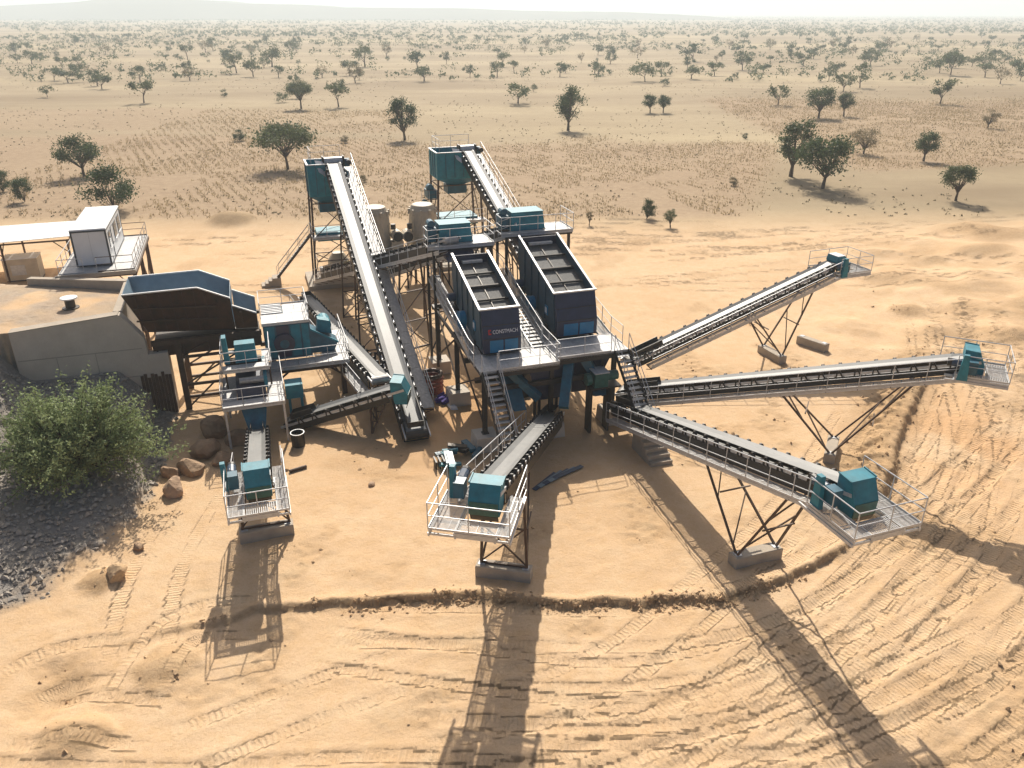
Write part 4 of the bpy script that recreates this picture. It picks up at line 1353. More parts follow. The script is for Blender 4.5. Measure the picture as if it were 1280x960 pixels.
# ------------------------------------------------------------------ bin towers
def tower(label, a0, a1, b0, b1, zb, zt, notch):
    r = site('bin_tower', label, 'bin', (a0 + a1) / 2, (b0 + b1) / 2, 0, 'teal bin towers')
    t = 0.06
    w_ = MB()
    w_.box(a0, a0 + t, b0, b1, zb, zt).box(a1 - t, a1, b0, b1, zb, zt - 0.6).box(a0 + t, a1 - t, b1 - t, b1, zb, zt)
    w_.box(a0 + t, notch, b0, b0 + t, zb, zt).box(notch, a1 - t, b0, b0 + t, zb, zt - 1.3)
    bw = part('bin_wall', w_, M_TEAL, r)
    k = MB()
    for i in range(1, 5):
        a = a0 + (a1 - a0) * i / 5
        k.box(a - 0.03, a + 0.03, b0 - 0.06, b0 - 0.001, zb + 0.1, zt - (1.4 if a > notch else 0.1))
    for i in range(1, 4):
        b = b0 + (b1 - b0) * i / 4
        k.box(a0 - 0.06, a0 - 0.001, b - 0.03, b + 0.03, zb + 0.1, zt - 0.1)
    parts('bin_rib', k, M_TEAL_D, bw)
    parts('bin_rim', MB().box(a0 - 0.06, a0 + 0.1, b0 - 0.06, b1 + 0.06, zt + 0.001, zt + 0.07).box(a0 + 0.1, notch, b0 - 0.06, b0 + 0.1, zt + 0.001, zt + 0.07).box(a0 + 0.1, a1, b1 - 0.1, b1 + 0.06, zt + 0.001, zt + 0.07), M_GALV, bw)
    ac, bc = (a0 + a1) / 2, (b0 + b1) / 2
    part('bin_cone', MB().hexa([(ac - 0.6, bc - 0.5, zb - 0.75), (ac + 0.6, bc - 0.5, zb - 0.75), (ac + 0.6, bc + 0.5, zb - 0.75), (ac - 0.6, bc + 0.5, zb - 0.75), (a0, b0, zb - 0.001), (a1, b0, zb - 0.001), (a1, b1, zb - 0.001), (a0, b1, zb - 0.001)]), M_TEAL_D, r)
    # legs, spreading slightly to the ground
    cs_ = [(a0 + 0.1, b0 + 0.1), (a1 - 0.1, b0 + 0.1), (a1 - 0.1, b1 - 0.1), (a0 + 0.1, b1 - 0.1)]
    for a, b in cs_:
        oa = 0.35 * (1 if a > ac else -1)
        part('leg', MB().beam((a + oa, b, 0.0), (a, b, zb + 0.02), 0.16), M_BROWN, r)
    g_ = MB()
    lv = [0.6, 2.3, 4.4, zb - 0.6]
    for i, z in enumerate(lv):
        for (p, q_) in zip(cs_, cs_[1:] + cs_[:1]):
            g_.beam((p[0], p[1], z), (q_[0], q_[1], z), 0.08)
        if i:
            z0 = lv[i - 1]
            for (p, q_) in zip(cs_, cs_[1:] + cs_[:1]):
                g_.beam((p[0], p[1], z0), (q_[0], q_[1], z), 0.07)
    parts('brace', g_, M_BROWN, r)
    part('feeder', MB().box(ac - 0.9, ac + 0.9, bc - 0.7, bc + 1.0, zb - 1.5, zb - 0.76), M_TEAL_D, r)
    walkway(r, (a0 - 0.2, b0 - 0.7, 4.5), (a1 + 0.2, b0 - 0.7, 4.5), 1.4, (0, 1, 0), 'platform', 0.9)
    part('platform_box', MB().box(a0 + 0.3, a1 - 0.3, b0 + 0.3, b1 - 0.3, 4.0, 4.7), M_TEAL, r)
    rail(r, [(a0 - 0.2, b0 + 0.7, 4.5), (a0 - 0.2, b0 - 0.7, 4.5), (a1 + 0.2, b0 - 0.7, 4.5)], 1.4)
    # head platform rail at the belt end
    rail(r, [(a1 - 0.2, b1 + 0.2, zt), (a0 + 0.4, b1 + 0.2, zt), (a0 + 0.4, b0 + 0.6, zt)], 1.4, toe=False)
    part('inspection_plate', MB().sheet([(notch - 0.55, b0 - 0.30, zt - 0.5), (notch - 0.05, b0 - 0.30, zt - 0.9), (notch - 0.05, b0 + 0.6, zt + 0.2), (notch - 0.75, b0 + 0.6, zt + 0.3)], 0.03), M_GALV, r)
    return r


tF = tower('tall bin tower at the head of the left feed conveyor', -7.6, -4.3, 31.6, 34.6, 7.9, 10.5, -6.15)
stairs(tF, (-8.0, 31.9, 4.5), (-11.0, 33.0, 0.8), 0.9, (0.2, 1, 0))
tG = tower('wider bin tower at the head of the right feed conveyor', 3.9, 8.0, 33.8, 37.0, 8.3, 10.6, 6.2)
g = MB().box(3.0, 3.9, 34.0, 35.6, 6.6, 7.3).tube((3.3, 34.2, 7.5), (3.3, 34.8, 7.5), 0.35, 12).beam((2.6, 34.3, 6.4), (3.2, 34.3, 6.0), 0.4)
part('feeder_drive', g, M_TEAL_D, tG)
rail(tG, [(2.4, 33.9, 6.5), (3.8, 33.9, 6.5)], 0.8, 0.9, m=M_DARK)
cs = site('concrete_steps', 'concrete steps at the foot of the left tower stair', 'steps', -11.3, 33.1)
for k in range(4):
    part('step', MB().box(-11.15 - 0.32 * k - 0.32, -11.15 - 0.32 * k + (0.4 if k == 0 else -0.002), 32.9, 34.1, -0.3, 0.78 - 0.2 * k), M_CONC, cs)
# foundation slabs and machines at the tower feet
sb = site('foundation_slab', 'concrete foundation under the left bin tower', 'foundation', -6.0, 33.1)
part('slab', MB().box(-8.5, -3.6, 30.9, 35.6, -0.4, 0.35), M_CONC, sb)
part('upstand', MB().box(-7.9, -4.2, 30.95, 31.25, 0.351, 1.0), M_CONC_D, sb)
sb = site('foundation_slab', 'concrete foundation under the right bin tower', 'foundation', 6.1, 35.4)
part('slab', MB().box(3.2, 9.2, 33.0, 38.0, -0.4, 0.35), M_CONC, sb)
vc = site('vertical_crusher', 'cream and yellow crusher standing inside the left bin tower', 'crusher', -5.6, 33.0, 0.35)
part('body', MB().tube((-5.6, 33.1, 0.35), (-5.6, 33.1, 1.9), 0.95, 16).tube((-5.6, 33.1, 1.9), (-5.6, 33.1, 2.6), 0.95, 16, 0.5), M_CREAM, vc, )
part('motor_guard', MB().box(-4.55, -3.9, 31.9, 33.4, 0.36, 1.5), M_YELLOW, vc)
part('motor', MB().tube((-7.1, 32.0, 0.36), (-7.1, 32.0, 1.7), 0.33, 12), M_WHITE, vc)


def cone(label, a, b, s):
    r = site('cone_crusher', label, 'crusher', a, b, 0, 'cream crushers between the towers')
    m_ = MB()
    rs = [(1.25, 3.0), (1.30, 3.2), (1.25, 5.4), (1.18, 6.3), (0.95, 6.75), (0.8, 6.8)]
    for (r0, z0), (r1, z1) in zip(rs[:-1], rs[1:]):
        m_.tube((a, b, z0), (a, b, z1), r0, 24, r1, cap=(z1 > 6.75 or z0 == 3.0))
    part('casing', m_, M_CREAM, r)
    k = MB()
    for i in range(10):
        t = 2 * math.pi * i / 10
        k.box(a + 1.22 * math.cos(t) - 0.09, a + 1.22 * math.cos(t) + 0.09, b + 1.22 * math.sin(t) - 0.09, b + 1.22 * math.sin(t) + 0.09, 6.0, 6.45)
        k.beam((a + 1.27 * math.cos(t), b + 1.27 * math.sin(t), 3.3), (a + 1.25 * math.cos(t), b + 1.25 * math.sin(t), 5.3), 0.08)
    parts('casing_rib', k, M_CREAM, r)
    d = part('drive_block', MB().box(a + s * 1.35 - 0.25, a + s * 1.35 + 0.55 * s + 0.25, b - 1.5, b - 0.3, 3.2, 3.9).tube((a + s * 1.65, b - 1.55, 4.35), (a + s * 1.65, b - 0.5, 4.35), 0.5, 14), M_CREAM, r)
    part('pulley', MB().tube((a + s * 1.65, b - 1.68, 4.35), (a + s * 1.65, b - 1.56, 4.35), 0.40, 14), M_BLACK, d)
    part('air_intake', MB().tube((a + s * 1.4, b - 0.9, 4.9), (a + s * 1.4, b - 0.9, 5.35), 0.22, 10), M_DARK, r)
    fr = MB()
    for sx in (-1, 1):
        for sy in (-1, 1):
            fr.box(a + sx * 1.1 - 0.1, a + sx * 1.1 + 0.1, b + sy * 1.1 - 0.1, b + sy * 1.1 + 0.1, 0, 2.8)
    fr.box(a - 1.5, a + 1.5, b - 1.7, b + 1.4, 2.8, 2.998)
    part('stand', fr, M_BROWN, r)
    return r


cone('cream cylindrical crusher just right of the left feed conveyor', -2.3, 31.6, 1)
cone('cream cylindrical crusher next to the right bin tower', 1.9, 31.4, -1)
mb = MB()
r = site('access_platform', 'grey access platform in front of the two cream crushers', 'platform', 0, 28.5)
walkway(r, (-4.0, 28.6, 2.4), (3.6, 28.6, 2.4), 1.3, (0, 1, 0), 'deck', 1.0)
rail(r, [(-4.0, 28.6, 2.4), (3.6, 28.6, 2.4)], 1.4)
for a in (-3.9, -0.2, 3.5):
    part('leg', MB().box(a - 0.07, a + 0.07, 28.8, 28.94, 0, 2.25), M_BROWN, r)

# ------------------------------------------------------------------ primary station: ramp wall, hopper, crusher
wl = site('retaining_wall', 'grey concrete retaining wall of the loading ramp holding the steel hopper', 'wall', -20.5, 9.8)
pr = [(-26.0, -1.0), (-18.2, -1.0), (-18.2, 3.9), (-19.25, 3.9), (-19.3, 4.95), (-20.3, 6.45), (-26.0, 6.0)]
part('near_wing', MB().prism(pr, 'y', 9.50, 10.15), M_CONC_D, wl)
part('cap_strip', MB().beam((-26.0, 9.83, 6.03), (-20.4, 9.83, 6.47), 0.70, 0.06), M_CONC, wl)
part('back_wall', MB().box(-20.72, -20.22, 10.151, 16.0, -1.0, 6.5), M_CONC, wl)
part('far_wing', MB().hexa([(-20.62, 16.0, -1), (-20.3, 16.4, -1), (-26.7, 19.6, -1), (-26.9, 19.2, -1), (-20.62, 16.0, 6.55), (-20.3, 16.4, 6.55), (-26.7, 19.6, 6.35), (-26.9, 19.2, 6.35)]), M_CONC, wl)
for zj in (2.6, 4.3):
    part('lift_joint', MB().box(-25.9 if zj > 4 else -25.0, -19.5, 9.488, 9.499, zj, zj + 0.05), M_CONC, wl)
for aj in (-24.0, -22.0):
    part('form_joint', MB().box(aj, aj + 0.04, 9.489, 9.499, 2.66, 4.29), M_CONC, wl)
part('pier', MB().box(-19.0, -18.2, 10.151, 10.6, -1.0, 3.5), M_CONC_D, wl)
mb = MB()
for k in range(9):
    a = -19.9 + 0.19 * k
    mb.box(a, a + 0.17, 9.45, 9.498, -0.5, 2.6 + 0.15 * math.sin(k * 2.3))
parts('shutter_board', mb, mat('weathered_timber', (0.10, 0.06, 0.04), 0.9, 0, 0.35, 3), wl)

hp = site('feed_hopper', 'open steel feed hopper with blue-grey lining set on the ramp wall', 'hopper', -17, 11.3, 2.6)
n0, n1, f0, f1 = 9.55, 10.75, 13.15, 12.0
top = [(-20.0, 7.55), (-16.0, 7.6), (-14.3, 6.8), (-14.25, 6.25), (-12.95, 5.65)]
bot = [(-19.2, 4.9), (-16.0, 4.6), (-14.3, 4.5), (-14.25, 4.5), (-12.95, 4.4)]
for bt, bb_, nm in ((n0, n1, 'near_side'), (f0, f1, 'far_side')):
    s = 1 if bt == n0 else -1
    m_, mi = MB(), MB()
    for i in range(4):
        A_, B_, C_, D_ = top[i], top[i + 1], bot[i + 1], bot[i]
        if i == 2:
            continue
        tb = bt + s * (0.25 if i == 3 else 0)
        p4 = [(A_[0], tb, A_[1]), (B_[0], tb, B_[1]), (C_[0], bb_, C_[1]), (D_[0], bb_, D_[1])]
        m_.sheet(p4, 0.03)
        mi.sheet([(x, y + s * 0.035, z) for x, y, z in p4], 0.02)
    sd_ = part(nm, m_, M_RUSTY, hp)
    part('liner', mi, M_HOPIN, sd_)
    k = MB()
    for a in np.arange(-19.4, -13.2, 0.62):
        zt = np.interp(a, [t_[0] for t_ in top], [t_[1] for t_ in top])
        zb_ = np.interp(a, [t_[0] for t_ in bot], [t_[1] for t_ in bot])
        k.beam((a, bt - s * 0.06, zt - 0.1), (a, bb_ - s * 0.06, zb_ + 0.05), 0.07, 0.12, up=(1, 0, 0))
    for f_ in (0.33, 0.66):
        k.beam((-19.6, bt + (bb_ - bt) * f_ - s * 0.07, 7.5 - 2.7 * f_), (-15.0, bt + (bb_ - bt) * f_ - s * 0.07, 7.2 - 2.7 * f_), 0.1, 0.08)
    parts('hopper_rib', k, M_RUSTY, sd_)
    rm = MB()
    for i in (0, 1, 3):
        tb = bt + s * (0.25 if i == 3 else 0)
        rm.beam((top[i][0], tb, top[i][1] + 0.04), (top[i + 1][0], tb, top[i + 1][1] + 0.04), 0.12, 0.07)
    part('rim', rm, M_GALV, sd_)
m_ = MB().sheet([(-20.0, n0, 7.55), (-20.0, f0, 7.55), (-19.2, f1, 4.9), (-19.2, n1, 4.9)], 0.04)
part('back_side', m_, M_HOPIN, hp)
part('hopper_floor', MB().sheet([(-19.2, n1, 4.85), (-12.95, n1, 4.35), (-12.95, f1, 4.35), (-19.2, f1, 4.85)], 0.05), M_DARK, hp)
part('end_plate', MB().sheet([(-14.3, n0 + 0.1, 6.75), (-14.3, f0 - 0.1, 6.75), (-14.27, f0 - 0.3, 6.2), (-14.27, n0 + 0.3, 6.2)], 0.03), M_HOPIN, hp)
part('feeder_pan', MB().box(-18.9, -12.9, n1 - 0.1, f1 + 0.1, 3.75, 4.35), M_DARK, hp)
gd = part('side_girder', MB().box(-19.0, -12.85, 9.9, 10.1, 3.55, 4.295), M_RUSTY, hp)
for k in range(9):
    part('girder_rib', MB().box(-18.8 + 0.7 * k, -18.7 + 0.7 * k, 9.80, 9.899, 3.6, 4.29), M_RUSTY, gd)
for a in (-17.6, -14.2):
    for b in (9.75, 12.9):
        part('column', MB().box(a - 0.17, a + 0.17, b - 0.15, b + 0.15, -0.05, 4.3 if b < 11 else 4.6), M_BROWN, hp)
g_ = MB()
for b in (9.75, 12.9):
    for z in (0.8, 1.6, 3.4):
        g_.beam((-17.6, b, z), (-14.2, b, z), 0.12, 0.16)
    g_.beam((-17.6, b, 1.6), (-14.2, b, 3.4), 0.09)
    g_.beam((-17.6, b, 3.4), (-15.9, b, 4.2), 0.09)
    g_.beam((-17.6, b, 0.1), (-15.9, b, 1.6), 0.09)
g_.box(-19.0, -12.8, 9.62, 9.88, 4.302, 4.6)
g_.box(-19.0, -12.8, 12.77, 13.03, 4.602, 4.8)
for a in (-17.6, -14.2):
    g_.beam((a, 9.75, 2.5), (a, 12.9, 2.5), 0.1)
parts('frame_beam', g_, M_BROWN, hp)

cr = site('crusher_stand', 'railed steel stand with brown columns under the primary crusher', 'platform', -10.4, 10.5)
for a in (-12.3, -8.25):
    for b in (9.1, 12.9):
        part('column', MB().box(a - 0.15, a + 0.15, b - 0.14, b + 0.14, -0.05, 2.35), M_BROWN, cr)
g_ = MB()
for b in (9.1, 12.9):
    g_.box(-13.0, -7.9, b - 0.13, b + 0.13, 2.352, 2.62)
    g_.beam((-12.3, b, 1.3), (-11.0, b, 2.3), 0.1)
    g_.beam((-8.25, b, 1.3), (-9.5, b, 2.3), 0.1)
for a in (-12.7, -10.4, -8.1):
    g_.box(a - 0.1, a + 0.1, 7.95, 8.96, 2.4, 2.6)
g_.box(-13.0, -7.9, 9.3, 9.5, 1.75, 1.95)
parts('frame_beam', g_, M_BROWN, cr)
walkway(cr, (-12.9, 7.9, 2.68), (-7.9, 7.9, 2.68), 1.25, (0, 1, 0), 'walkway', 1.0)
walkway(cr, (-9.4, 9.2, 2.68), (-9.4, 13.4, 2.68), 1.5, (1, 0, 0), 'walkway', 1.0)
rail(cr, [(-12.9, 7.9, 2.7), (-7.9, 7.9, 2.7), (-7.9, 13.4, 2.7)], 1.4)

ic = site('impact_crusher', 'big teal box crusher topped by a railed grey roof platform', 'crusher', -11.3, 11, 2.7)
part('housing', MB().box(-12.7, -9.95, 9.35, 12.7, 2.70, 5.0), M_TEAL_D, ic)
for k, (u0, u1) in enumerate(((-12.62, -12.05), (-11.95, -11.2), (-11.1, -10.55), (-10.45, -10.05))):
    part('housing_panel', MB().box(u0, u1, 9.29, 9.349, 2.85, 4.85), M_TEAL if k != 1 else M_NAVY, ic)
fw = part('flywheel', MB().tube((-11.55, 9.10, 3.75), (-11.55, 9.28, 3.75), 0.62, 20), M_NAVY, ic)
part('flywheel_rim', MB().tube((-11.55, 9.06, 3.75), (-11.55, 9.099, 3.75), 0.28, 14), M_TEAL_D, fw)
walkway(ic, (-12.75, 9.3, 5.08), (-9.95, 9.3, 5.08), 1.6, (0, 1, 0), 'roof_platform', 0.93)
walkway(ic, (-11.4, 10.9, 5.08), (-9.95, 10.9, 5.08), 1.85, (0, 1, 0), 'roof_platform', 0.75)
sl_ = MB()
for k in range(6):
    sl_.box(-12.7, -11.45, 11.0 + 0.3 * k, 11.12 + 0.3 * k, 5.02, 5.16)
parts('roof_slat', sl_, M_GALV, ic)
rail(ic, [(-9.95, 9.35, 5.1), (-9.95, 12.75, 5.1), (-12.75, 12.75, 5.1), (-12.75, 10.2, 5.1)], 1.3, 1.0)
part('drive_frame', MB().prism([(-9.94, 2.72), (-8.6, 2.72), (-8.35, 3.25), (-9.94, 4.25)], 'y', 9.7, 11.0), M_TEAL_D, ic)
part('frame_rail', MB().beam((-9.94, 9.66, 4.32), (-8.3, 9.66, 3.3), 0.12, 0.1), M_TEAL, ic)
mt = part('drive_motor', MB().tube((-8.95, 11.0, 4.0), (-8.95, 12.2, 4.0), 0.42, 16).box(-9.3, -8.6, 11.1, 12.1, 3.4, 3.75), M_TEAL, ic)
part('motor_guard', MB().hexa([(-9.5, 10.2, 3.9), (-8.6, 10.2, 3.7), (-8.6, 10.95, 3.7), (-9.5, 10.95, 3.9), (-9.4, 10.3, 4.7), (-8.7, 10.3, 4.5), (-8.7, 10.9, 4.5), (-9.4, 10.9, 4.7)]), M_TEAL, mt)

# feeder drive platforms at the near side of the hopper
fp = site('feeder_platform', 'two-level grey railed platform with teal drives in front of the hopper', 'platform', -13.7, 5.8)
walkway(fp, (-15.3, 3.6, 2.5), (-12.0, 3.6, 2.5), 0.95, (0, 1, 0), 'lower_deck', 1.1)
walkway(fp, (-15.3, 4.6, 2.5), (-15.3, 8.0, 2.5), 0.75, (1, 0, 0), 'lower_deck', 1.1)
walkway(fp, (-12.9, 4.6, 2.5), (-12.9, 8.0, 2.5), 0.9, (1, 0, 0), 'lower_deck', 1.1)
rail(fp, [(-15.3, 8.0, 2.5), (-15.3, 3.6, 2.5), (-12.0, 3.6, 2.5), (-12.0, 7.8, 2.5)], 1.2)
walkway(fp, (-15.1, 5.5, 3.9), (-12.6, 5.5, 3.9), 0.8, (0, 1, 0), 'upper_deck', 0.83)
walkway(fp, (-12.95, 6.35, 3.9), (-12.95, 8.3, 3.9), 0.5, (1, 0, 0), 'upper_deck', 0.9)
rail(fp, [(-15.1, 8.2, 3.9), (-15.1, 5.5, 3.9), (-12.5, 5.5, 3.9), (-12.45, 8.2, 3.9)], 1.2)
for a in (-15.2, -12.1):
    for b, z in ((3.75, 2.38), (7.7, 2.38)):
        part('leg', MB().box(a - 0.06, a + 0.06, b - 0.06, b + 0.06, 0, z), M_GALV, fp)
for a in (-15.0, -12.6):
    part('leg', MB().box(a - 0.05, a + 0.05, 6.2, 6.3, 2.52, 3.78), M_BROWN, fp)
dv = site('feeder_drive', 'teal motor and tall guard standing on the upper feeder platform', 'drive', -14, 7, 3.92)
part('motor_box', MB().hexa([(-14.4, 6.5, 3.92), (-13.2, 6.5, 3.92), (-13.2, 7.3, 3.92), (-14.4, 7.3, 3.92), (-14.35, 6.6, 5.0), (-13.25, 6.6, 5.0), (-13.25, 7.3, 5.0), (-14.35, 7.3, 5.0)]), M_TEAL, dv)
part('belt_guard', MB().prism([(-15.0, 3.92), (-14.7, 3.92), (-14.75, 5.5), (-14.98, 5.5)], 'y', 6.5, 7.1), M_TEAL, dv)
part('shaft', MB().tube((-14.7, 6.8, 4.5), (-14.4, 6.8, 4.5), 0.1, 8), M_GALV, dv)
part('support_frame', MB().box(-15.0, -13.0, 7.2, 7.5, 3.4, 3.9), M_DARK, dv)
gz_ = site('grizzly_screen', 'dark vibrating grizzly box with pale roller on the lower feeder platform', 'screen', -13.8, 6, 2.3)
part('box', MB().hexa([(-14.5, 4.7, 2.2), (-12.95, 4.7, 2.2), (-12.95, 7.9, 2.6), (-14.5, 7.9, 2.6), (-14.5, 4.8, 3.0), (-12.95, 4.8, 3.0), (-12.95, 7.9, 3.6), (-14.5, 7.9, 3.6)]), M_NAVY, gz_)
part('roller', MB().tube((-14.3, 5.3, 3.32), (-13.0, 5.3, 3.32), 0.19, 14), M_ROLL, gz_)
part('side_arm', MB().prism([(5.0, 2.9), (7.3, 3.5), (7.0, 4.0), (5.2, 3.5)], 'x', -12.98, -12.80), M_TEAL, gz_)
part('chute', MB().hexa([(-14.1, 3.0, 1.35), (-13.2, 3.0, 1.35), (-13.2, 4.2, 1.35), (-14.1, 4.2, 1.35), (-14.4, 3.9, 2.35), (-13.0, 3.9, 2.35), (-13.0, 5.5, 2.45), (-14.4, 5.5, 2.45)]), M_TEAL_D, gz_)
part('motor', MB().box(-11.9, -10.9, 6.0, 7.0, 1.5, 2.35).tube((-11.95, 6.5, 1.95), (-12.3, 6.5, 1.95), 0.3, 12).box(-11.8, -11.65, 6.2, 6.8, 0, 1.5).box(-11.1, -10.95, 6.2, 6.8, 0, 1.5), M_TEAL, gz_)

# ------------------------------------------------------------------ cabin on stilts, shed, ramp things
cd = site('cabin_platform', 'railed platform on tall brown stilts carrying the white cabin', 'platform', -22.5, 24)
CZ = 6.45
g_ = MB()
g_.box(-25.0, -20.3, 18.9, 28.6, CZ - 0.12, CZ)
part('deck', g_, M_GRATE, cd)
g_ = MB()
for a, b0_, b1_ in ((-24.95, 18.85, 28.65), (-20.35, 18.85, 28.65)):
    g_.box(a - 0.1, a + 0.1, b0_, b1_, CZ - 0.32, CZ - 0.122)
g_.box(-24.85, -20.45, 18.75, 18.95, CZ - 0.32, CZ - 0.122)
g_.box(-24.85, -20.45, 28.5, 28.7, CZ - 0.32, CZ - 0.122)
parts('edge_beam', g_, M_BROWN, cd)
part('front_kerb', MB().box(-25.1, -20.3, 18.6, 18.74, CZ - 0.2, CZ + 0.05), M_CONC, cd)
for a in (-24.8, -20.5):
    for b in (19.6, 24.0, 28.3):
        part('stilt', MB().tube((a, b, -0.1), (a, b, CZ - 0.33), 0.14, 10), M_BROWN, cd)
g_ = MB()
for b0_, b1_ in ((19.6, 24.0), (24.0, 28.3)):
    g_.beam((-20.5, b0_, 0.6), (-20.5, b1_, CZ - 0.5), 0.07)
    g_.beam((-20.5, b1_, 0.6), (-20.5, b0_, CZ - 0.5), 0.07)
g_.beam((-20.5, 28.3, 0.6), (-24.8, 28.3, CZ - 0.5), 0.07)
parts('brace', g_, M_BROWN, cd)
rail(cd, [(-22.6, 18.95, CZ), (-20.35, 18.95, CZ), (-20.35, 28.55, CZ), (-22.0, 28.55, CZ)], 1.5, 1.0, M_BROWN, r=0.025)
rail(cd, [(-24.9, 28.55, CZ), (-24.9, 18.95, CZ), (-23.4, 18.95, CZ)], 1.5, 1.0, M_GALV, r=0.025)

cb = site('site_cabin', 'white prefabricated cabin with dark edge frames high on stilts', 'cabin', -22.95, 24, CZ)
a0, a1, b0, b1, z0, z1 = -24.05, -21.85, 20.4, 27.7, CZ + 0.06, 8.95
part('wall_front', MB().box(a0 + 0.1, a1 - 0.1, b0 + 0.02, b0 + 0.10, z0 + 0.08, z1 - 0.16), M_WHITE, cb)
part('wall_back', MB().box(a0 + 0.1, a1 - 0.1, b1 - 0.10, b1 - 0.02, z0 + 0.08, z1 - 0.16), M_WHITE, cb)
part('wall_left', MB().box(a0 + 0.02, a0 + 0.09, b0 + 0.1, b1 - 0.1, z0 + 0.08, z1 - 0.16), M_WHITE, cb)
wr = part('wall_right', MB().box(a1 - 0.09, a1 - 0.02, b0 + 0.1, b1 - 0.1, z0 + 0.08, z1 - 0.16), M_WHITE, cb)
fr = MB()
for a in (a0, a1 - 0.11):
    for b in (b0, b1 - 0.11):
        fr.box(a, a + 0.11, b, b + 0.11, z0, z1 - 0.14)
fr.box(a0, a1, b0 - 0.01, b0 + 0.13, z1 - 0.139, z1 - 0.02).box(a0, a1, b1 - 0.13, b1, z1 - 0.139, z1 - 0.02)
fr.box(a0 + 0.11, a1 - 0.11, b0, b0 + 0.1, z0, z0 + 0.079).box(a0, a0 + 0.13, b0 + 0.14, b1 - 0.14, z1 - 0.139, z1 - 0.02).box(a1 - 0.13, a1, b0 + 0.14, b1 - 0.14, z1 - 0.139, z1 - 0.02).box(a1 - 0.1, a1, b0 + 0.12, b1 - 0.12, z0, z0 + 0.079)
part('corner_frame', fr, M_FRAME, cb)
rf = part('roof', MB().hexa([(a0 - 0.03, b0 - 0.03, z1 - 0.02), (a1 + 0.03, b0 - 0.03, z1 - 0.02), (a1 + 0.03, b1 + 0.03, z1 - 0.02), (a0 - 0.03, b1 + 0.03, z1 - 0.02), (a0 + 0.02, b0 + 0.02, z1 + 0.06), (a1 - 0.02, b0 + 0.02, z1 + 0.06), (a1 - 0.02, b1 - 0.02, z1 + 0.06), (a0 + 0.02, b1 - 0.02, z1 + 0.06)]), M_ROOF, cb)
for k in range(7):
    b = b0 + 0.6 + k * 1.02
    part('roof_seam', MB().box(a0, a1, b - 0.03, b + 0.03, z1 + 0.061, z1 + 0.075), M_ROOF, rf)
for (u0, u1) in ((b0 + 0.7, b0 + 1.5), (b0 + 3.3, b0 + 4.6), (b0 + 5.3, b0 + 6.6)):
    wf = part('window', MB().box(a1 - 0.015, a1 + 0.01, u0, u1, z0 + 1.0, z0 + 2.05), M_FRAME, cb)
    part('pane', MB().box(a1 + 0.011, a1 + 0.018, u0 + 0.06, u1 - 0.06, z0 + 1.06, z0 + 1.99), M_GLASS, wf)
    part('sill', MB().box(a1 + 0.0, a1 + 0.07, u0 - 0.05, u1 + 0.05, z0 + 0.93, z0 + 0.995), M_WHITE, wf)
dr = part('door', MB().box(a1 - 0.015, a1 + 0.012, b0 + 1.95, b0 + 2.85, z0 + 0.09, z0 + 2.1), M_FRAME, cb)
part('door_leaf', MB().box(a1 + 0.013, a1 + 0.02, b0 + 2.02, b0 + 2.78, z0 + 0.12, z0 + 2.04), M_WHITE, dr)
part('handle', MB().box(a1 + 0.021, a1 + 0.06, b0 + 2.1, b0 + 2.2, z0 + 1.0, z0 + 1.05), M_DARK, dr)
part('wall_seam', MB().box(a0 + (a1 - a0) * 0.5 - 0.01, a0 + (a1 - a0) * 0.5 + 0.01, b0 + 0.005, b0 + 0.019, z0 + 0.08, z1 - 0.16), M_GALV, cb)

SH = 3.0
sh = site('open_shed', 'open shed with long white sheet roof at the left edge', 'shed', -33, 34, SH)
rp = [(-46, 29.0, 6.1), (-26.0, 30.6, 6.3), (-26.0, 37.4, 6.0), (-46, 37.0, 6.0)]
nsh = 14
for k in range(nsh):
    t0, t1 = k / nsh, (k + 1) / nsh - 0.002
    L4 = [Vector(rp[0]).lerp(Vector(rp[1]), t0), Vector(rp[0]).lerp(Vector(rp[1]), t1), Vector(rp[3]).lerp(Vector(rp[2]), t1), Vector(rp[3]).lerp(Vector(rp[2]), t0)]
    part('roof_sheet', MB().sheet(L4, 0.05), M_ROOF, sh)
for a in (-26.4, -31.0, -36.0, -41.0):
    for b in (30.8, 37.0):
        part('post', MB().tube((a, b, 0.0 if a > -28 else 2.6), (a, b, 5.95), 0.08, 8), M_BROWN, sh)
g_ = MB()
for b in (30.8, 37.0):
    g_.beam((-46, b, 5.9), (-26.2, b, 5.97), 0.08, 0.12)
for a in (-26.4, -31.0, -36.0):
    g_.beam((a, 30.8, 5.2), (a, 32.0, 5.95), 0.06)
    g_.beam((a - 1.0, 30.8, 5.95), (a, 30.8, 5.0), 0.06)
parts('roof_beam', g_, M_BROWN, sh)
for i, (a, b, w_, lab) in enumerate(((-30.0, 31.6, 2.4, 'cream generator box under the shed nearest the cabin'), (-33.9, 32.4, 2.6, 'cream generator box at the left picture edge under the shed'))):
    r = site('generator_box', lab, 'generator', a, b, SH, 'generators under the shed')
    part('body', MB().box(a - w_ / 2, a + w_ / 2, b - 0.8, b + 0.8, SH + 0.1, SH + 1.75), M_CREAM, r)
    part('lid', MB().box(a - w_ / 2 - 0.04, a + w_ / 2 + 0.04, b - 0.84, b + 0.84, SH + 1.751, SH + 1.82), M_WHITE, r)
    part('louvre', MB().box(a - 0.7, a + 0.3, b - 0.83, b - 0.801, SH + 0.5, SH + 1.3), M_GALV, r)
    part('skid', MB().box(a - w_ / 2, a + w_ / 2, b - 0.7, b + 0.7, SH - 0.15, SH + 0.099), M_DARK, r)
sp = site('cable_drum', 'small spool with pale round top standing on the ramp', 'cable drum', -23.5, 13.5, 5.9)
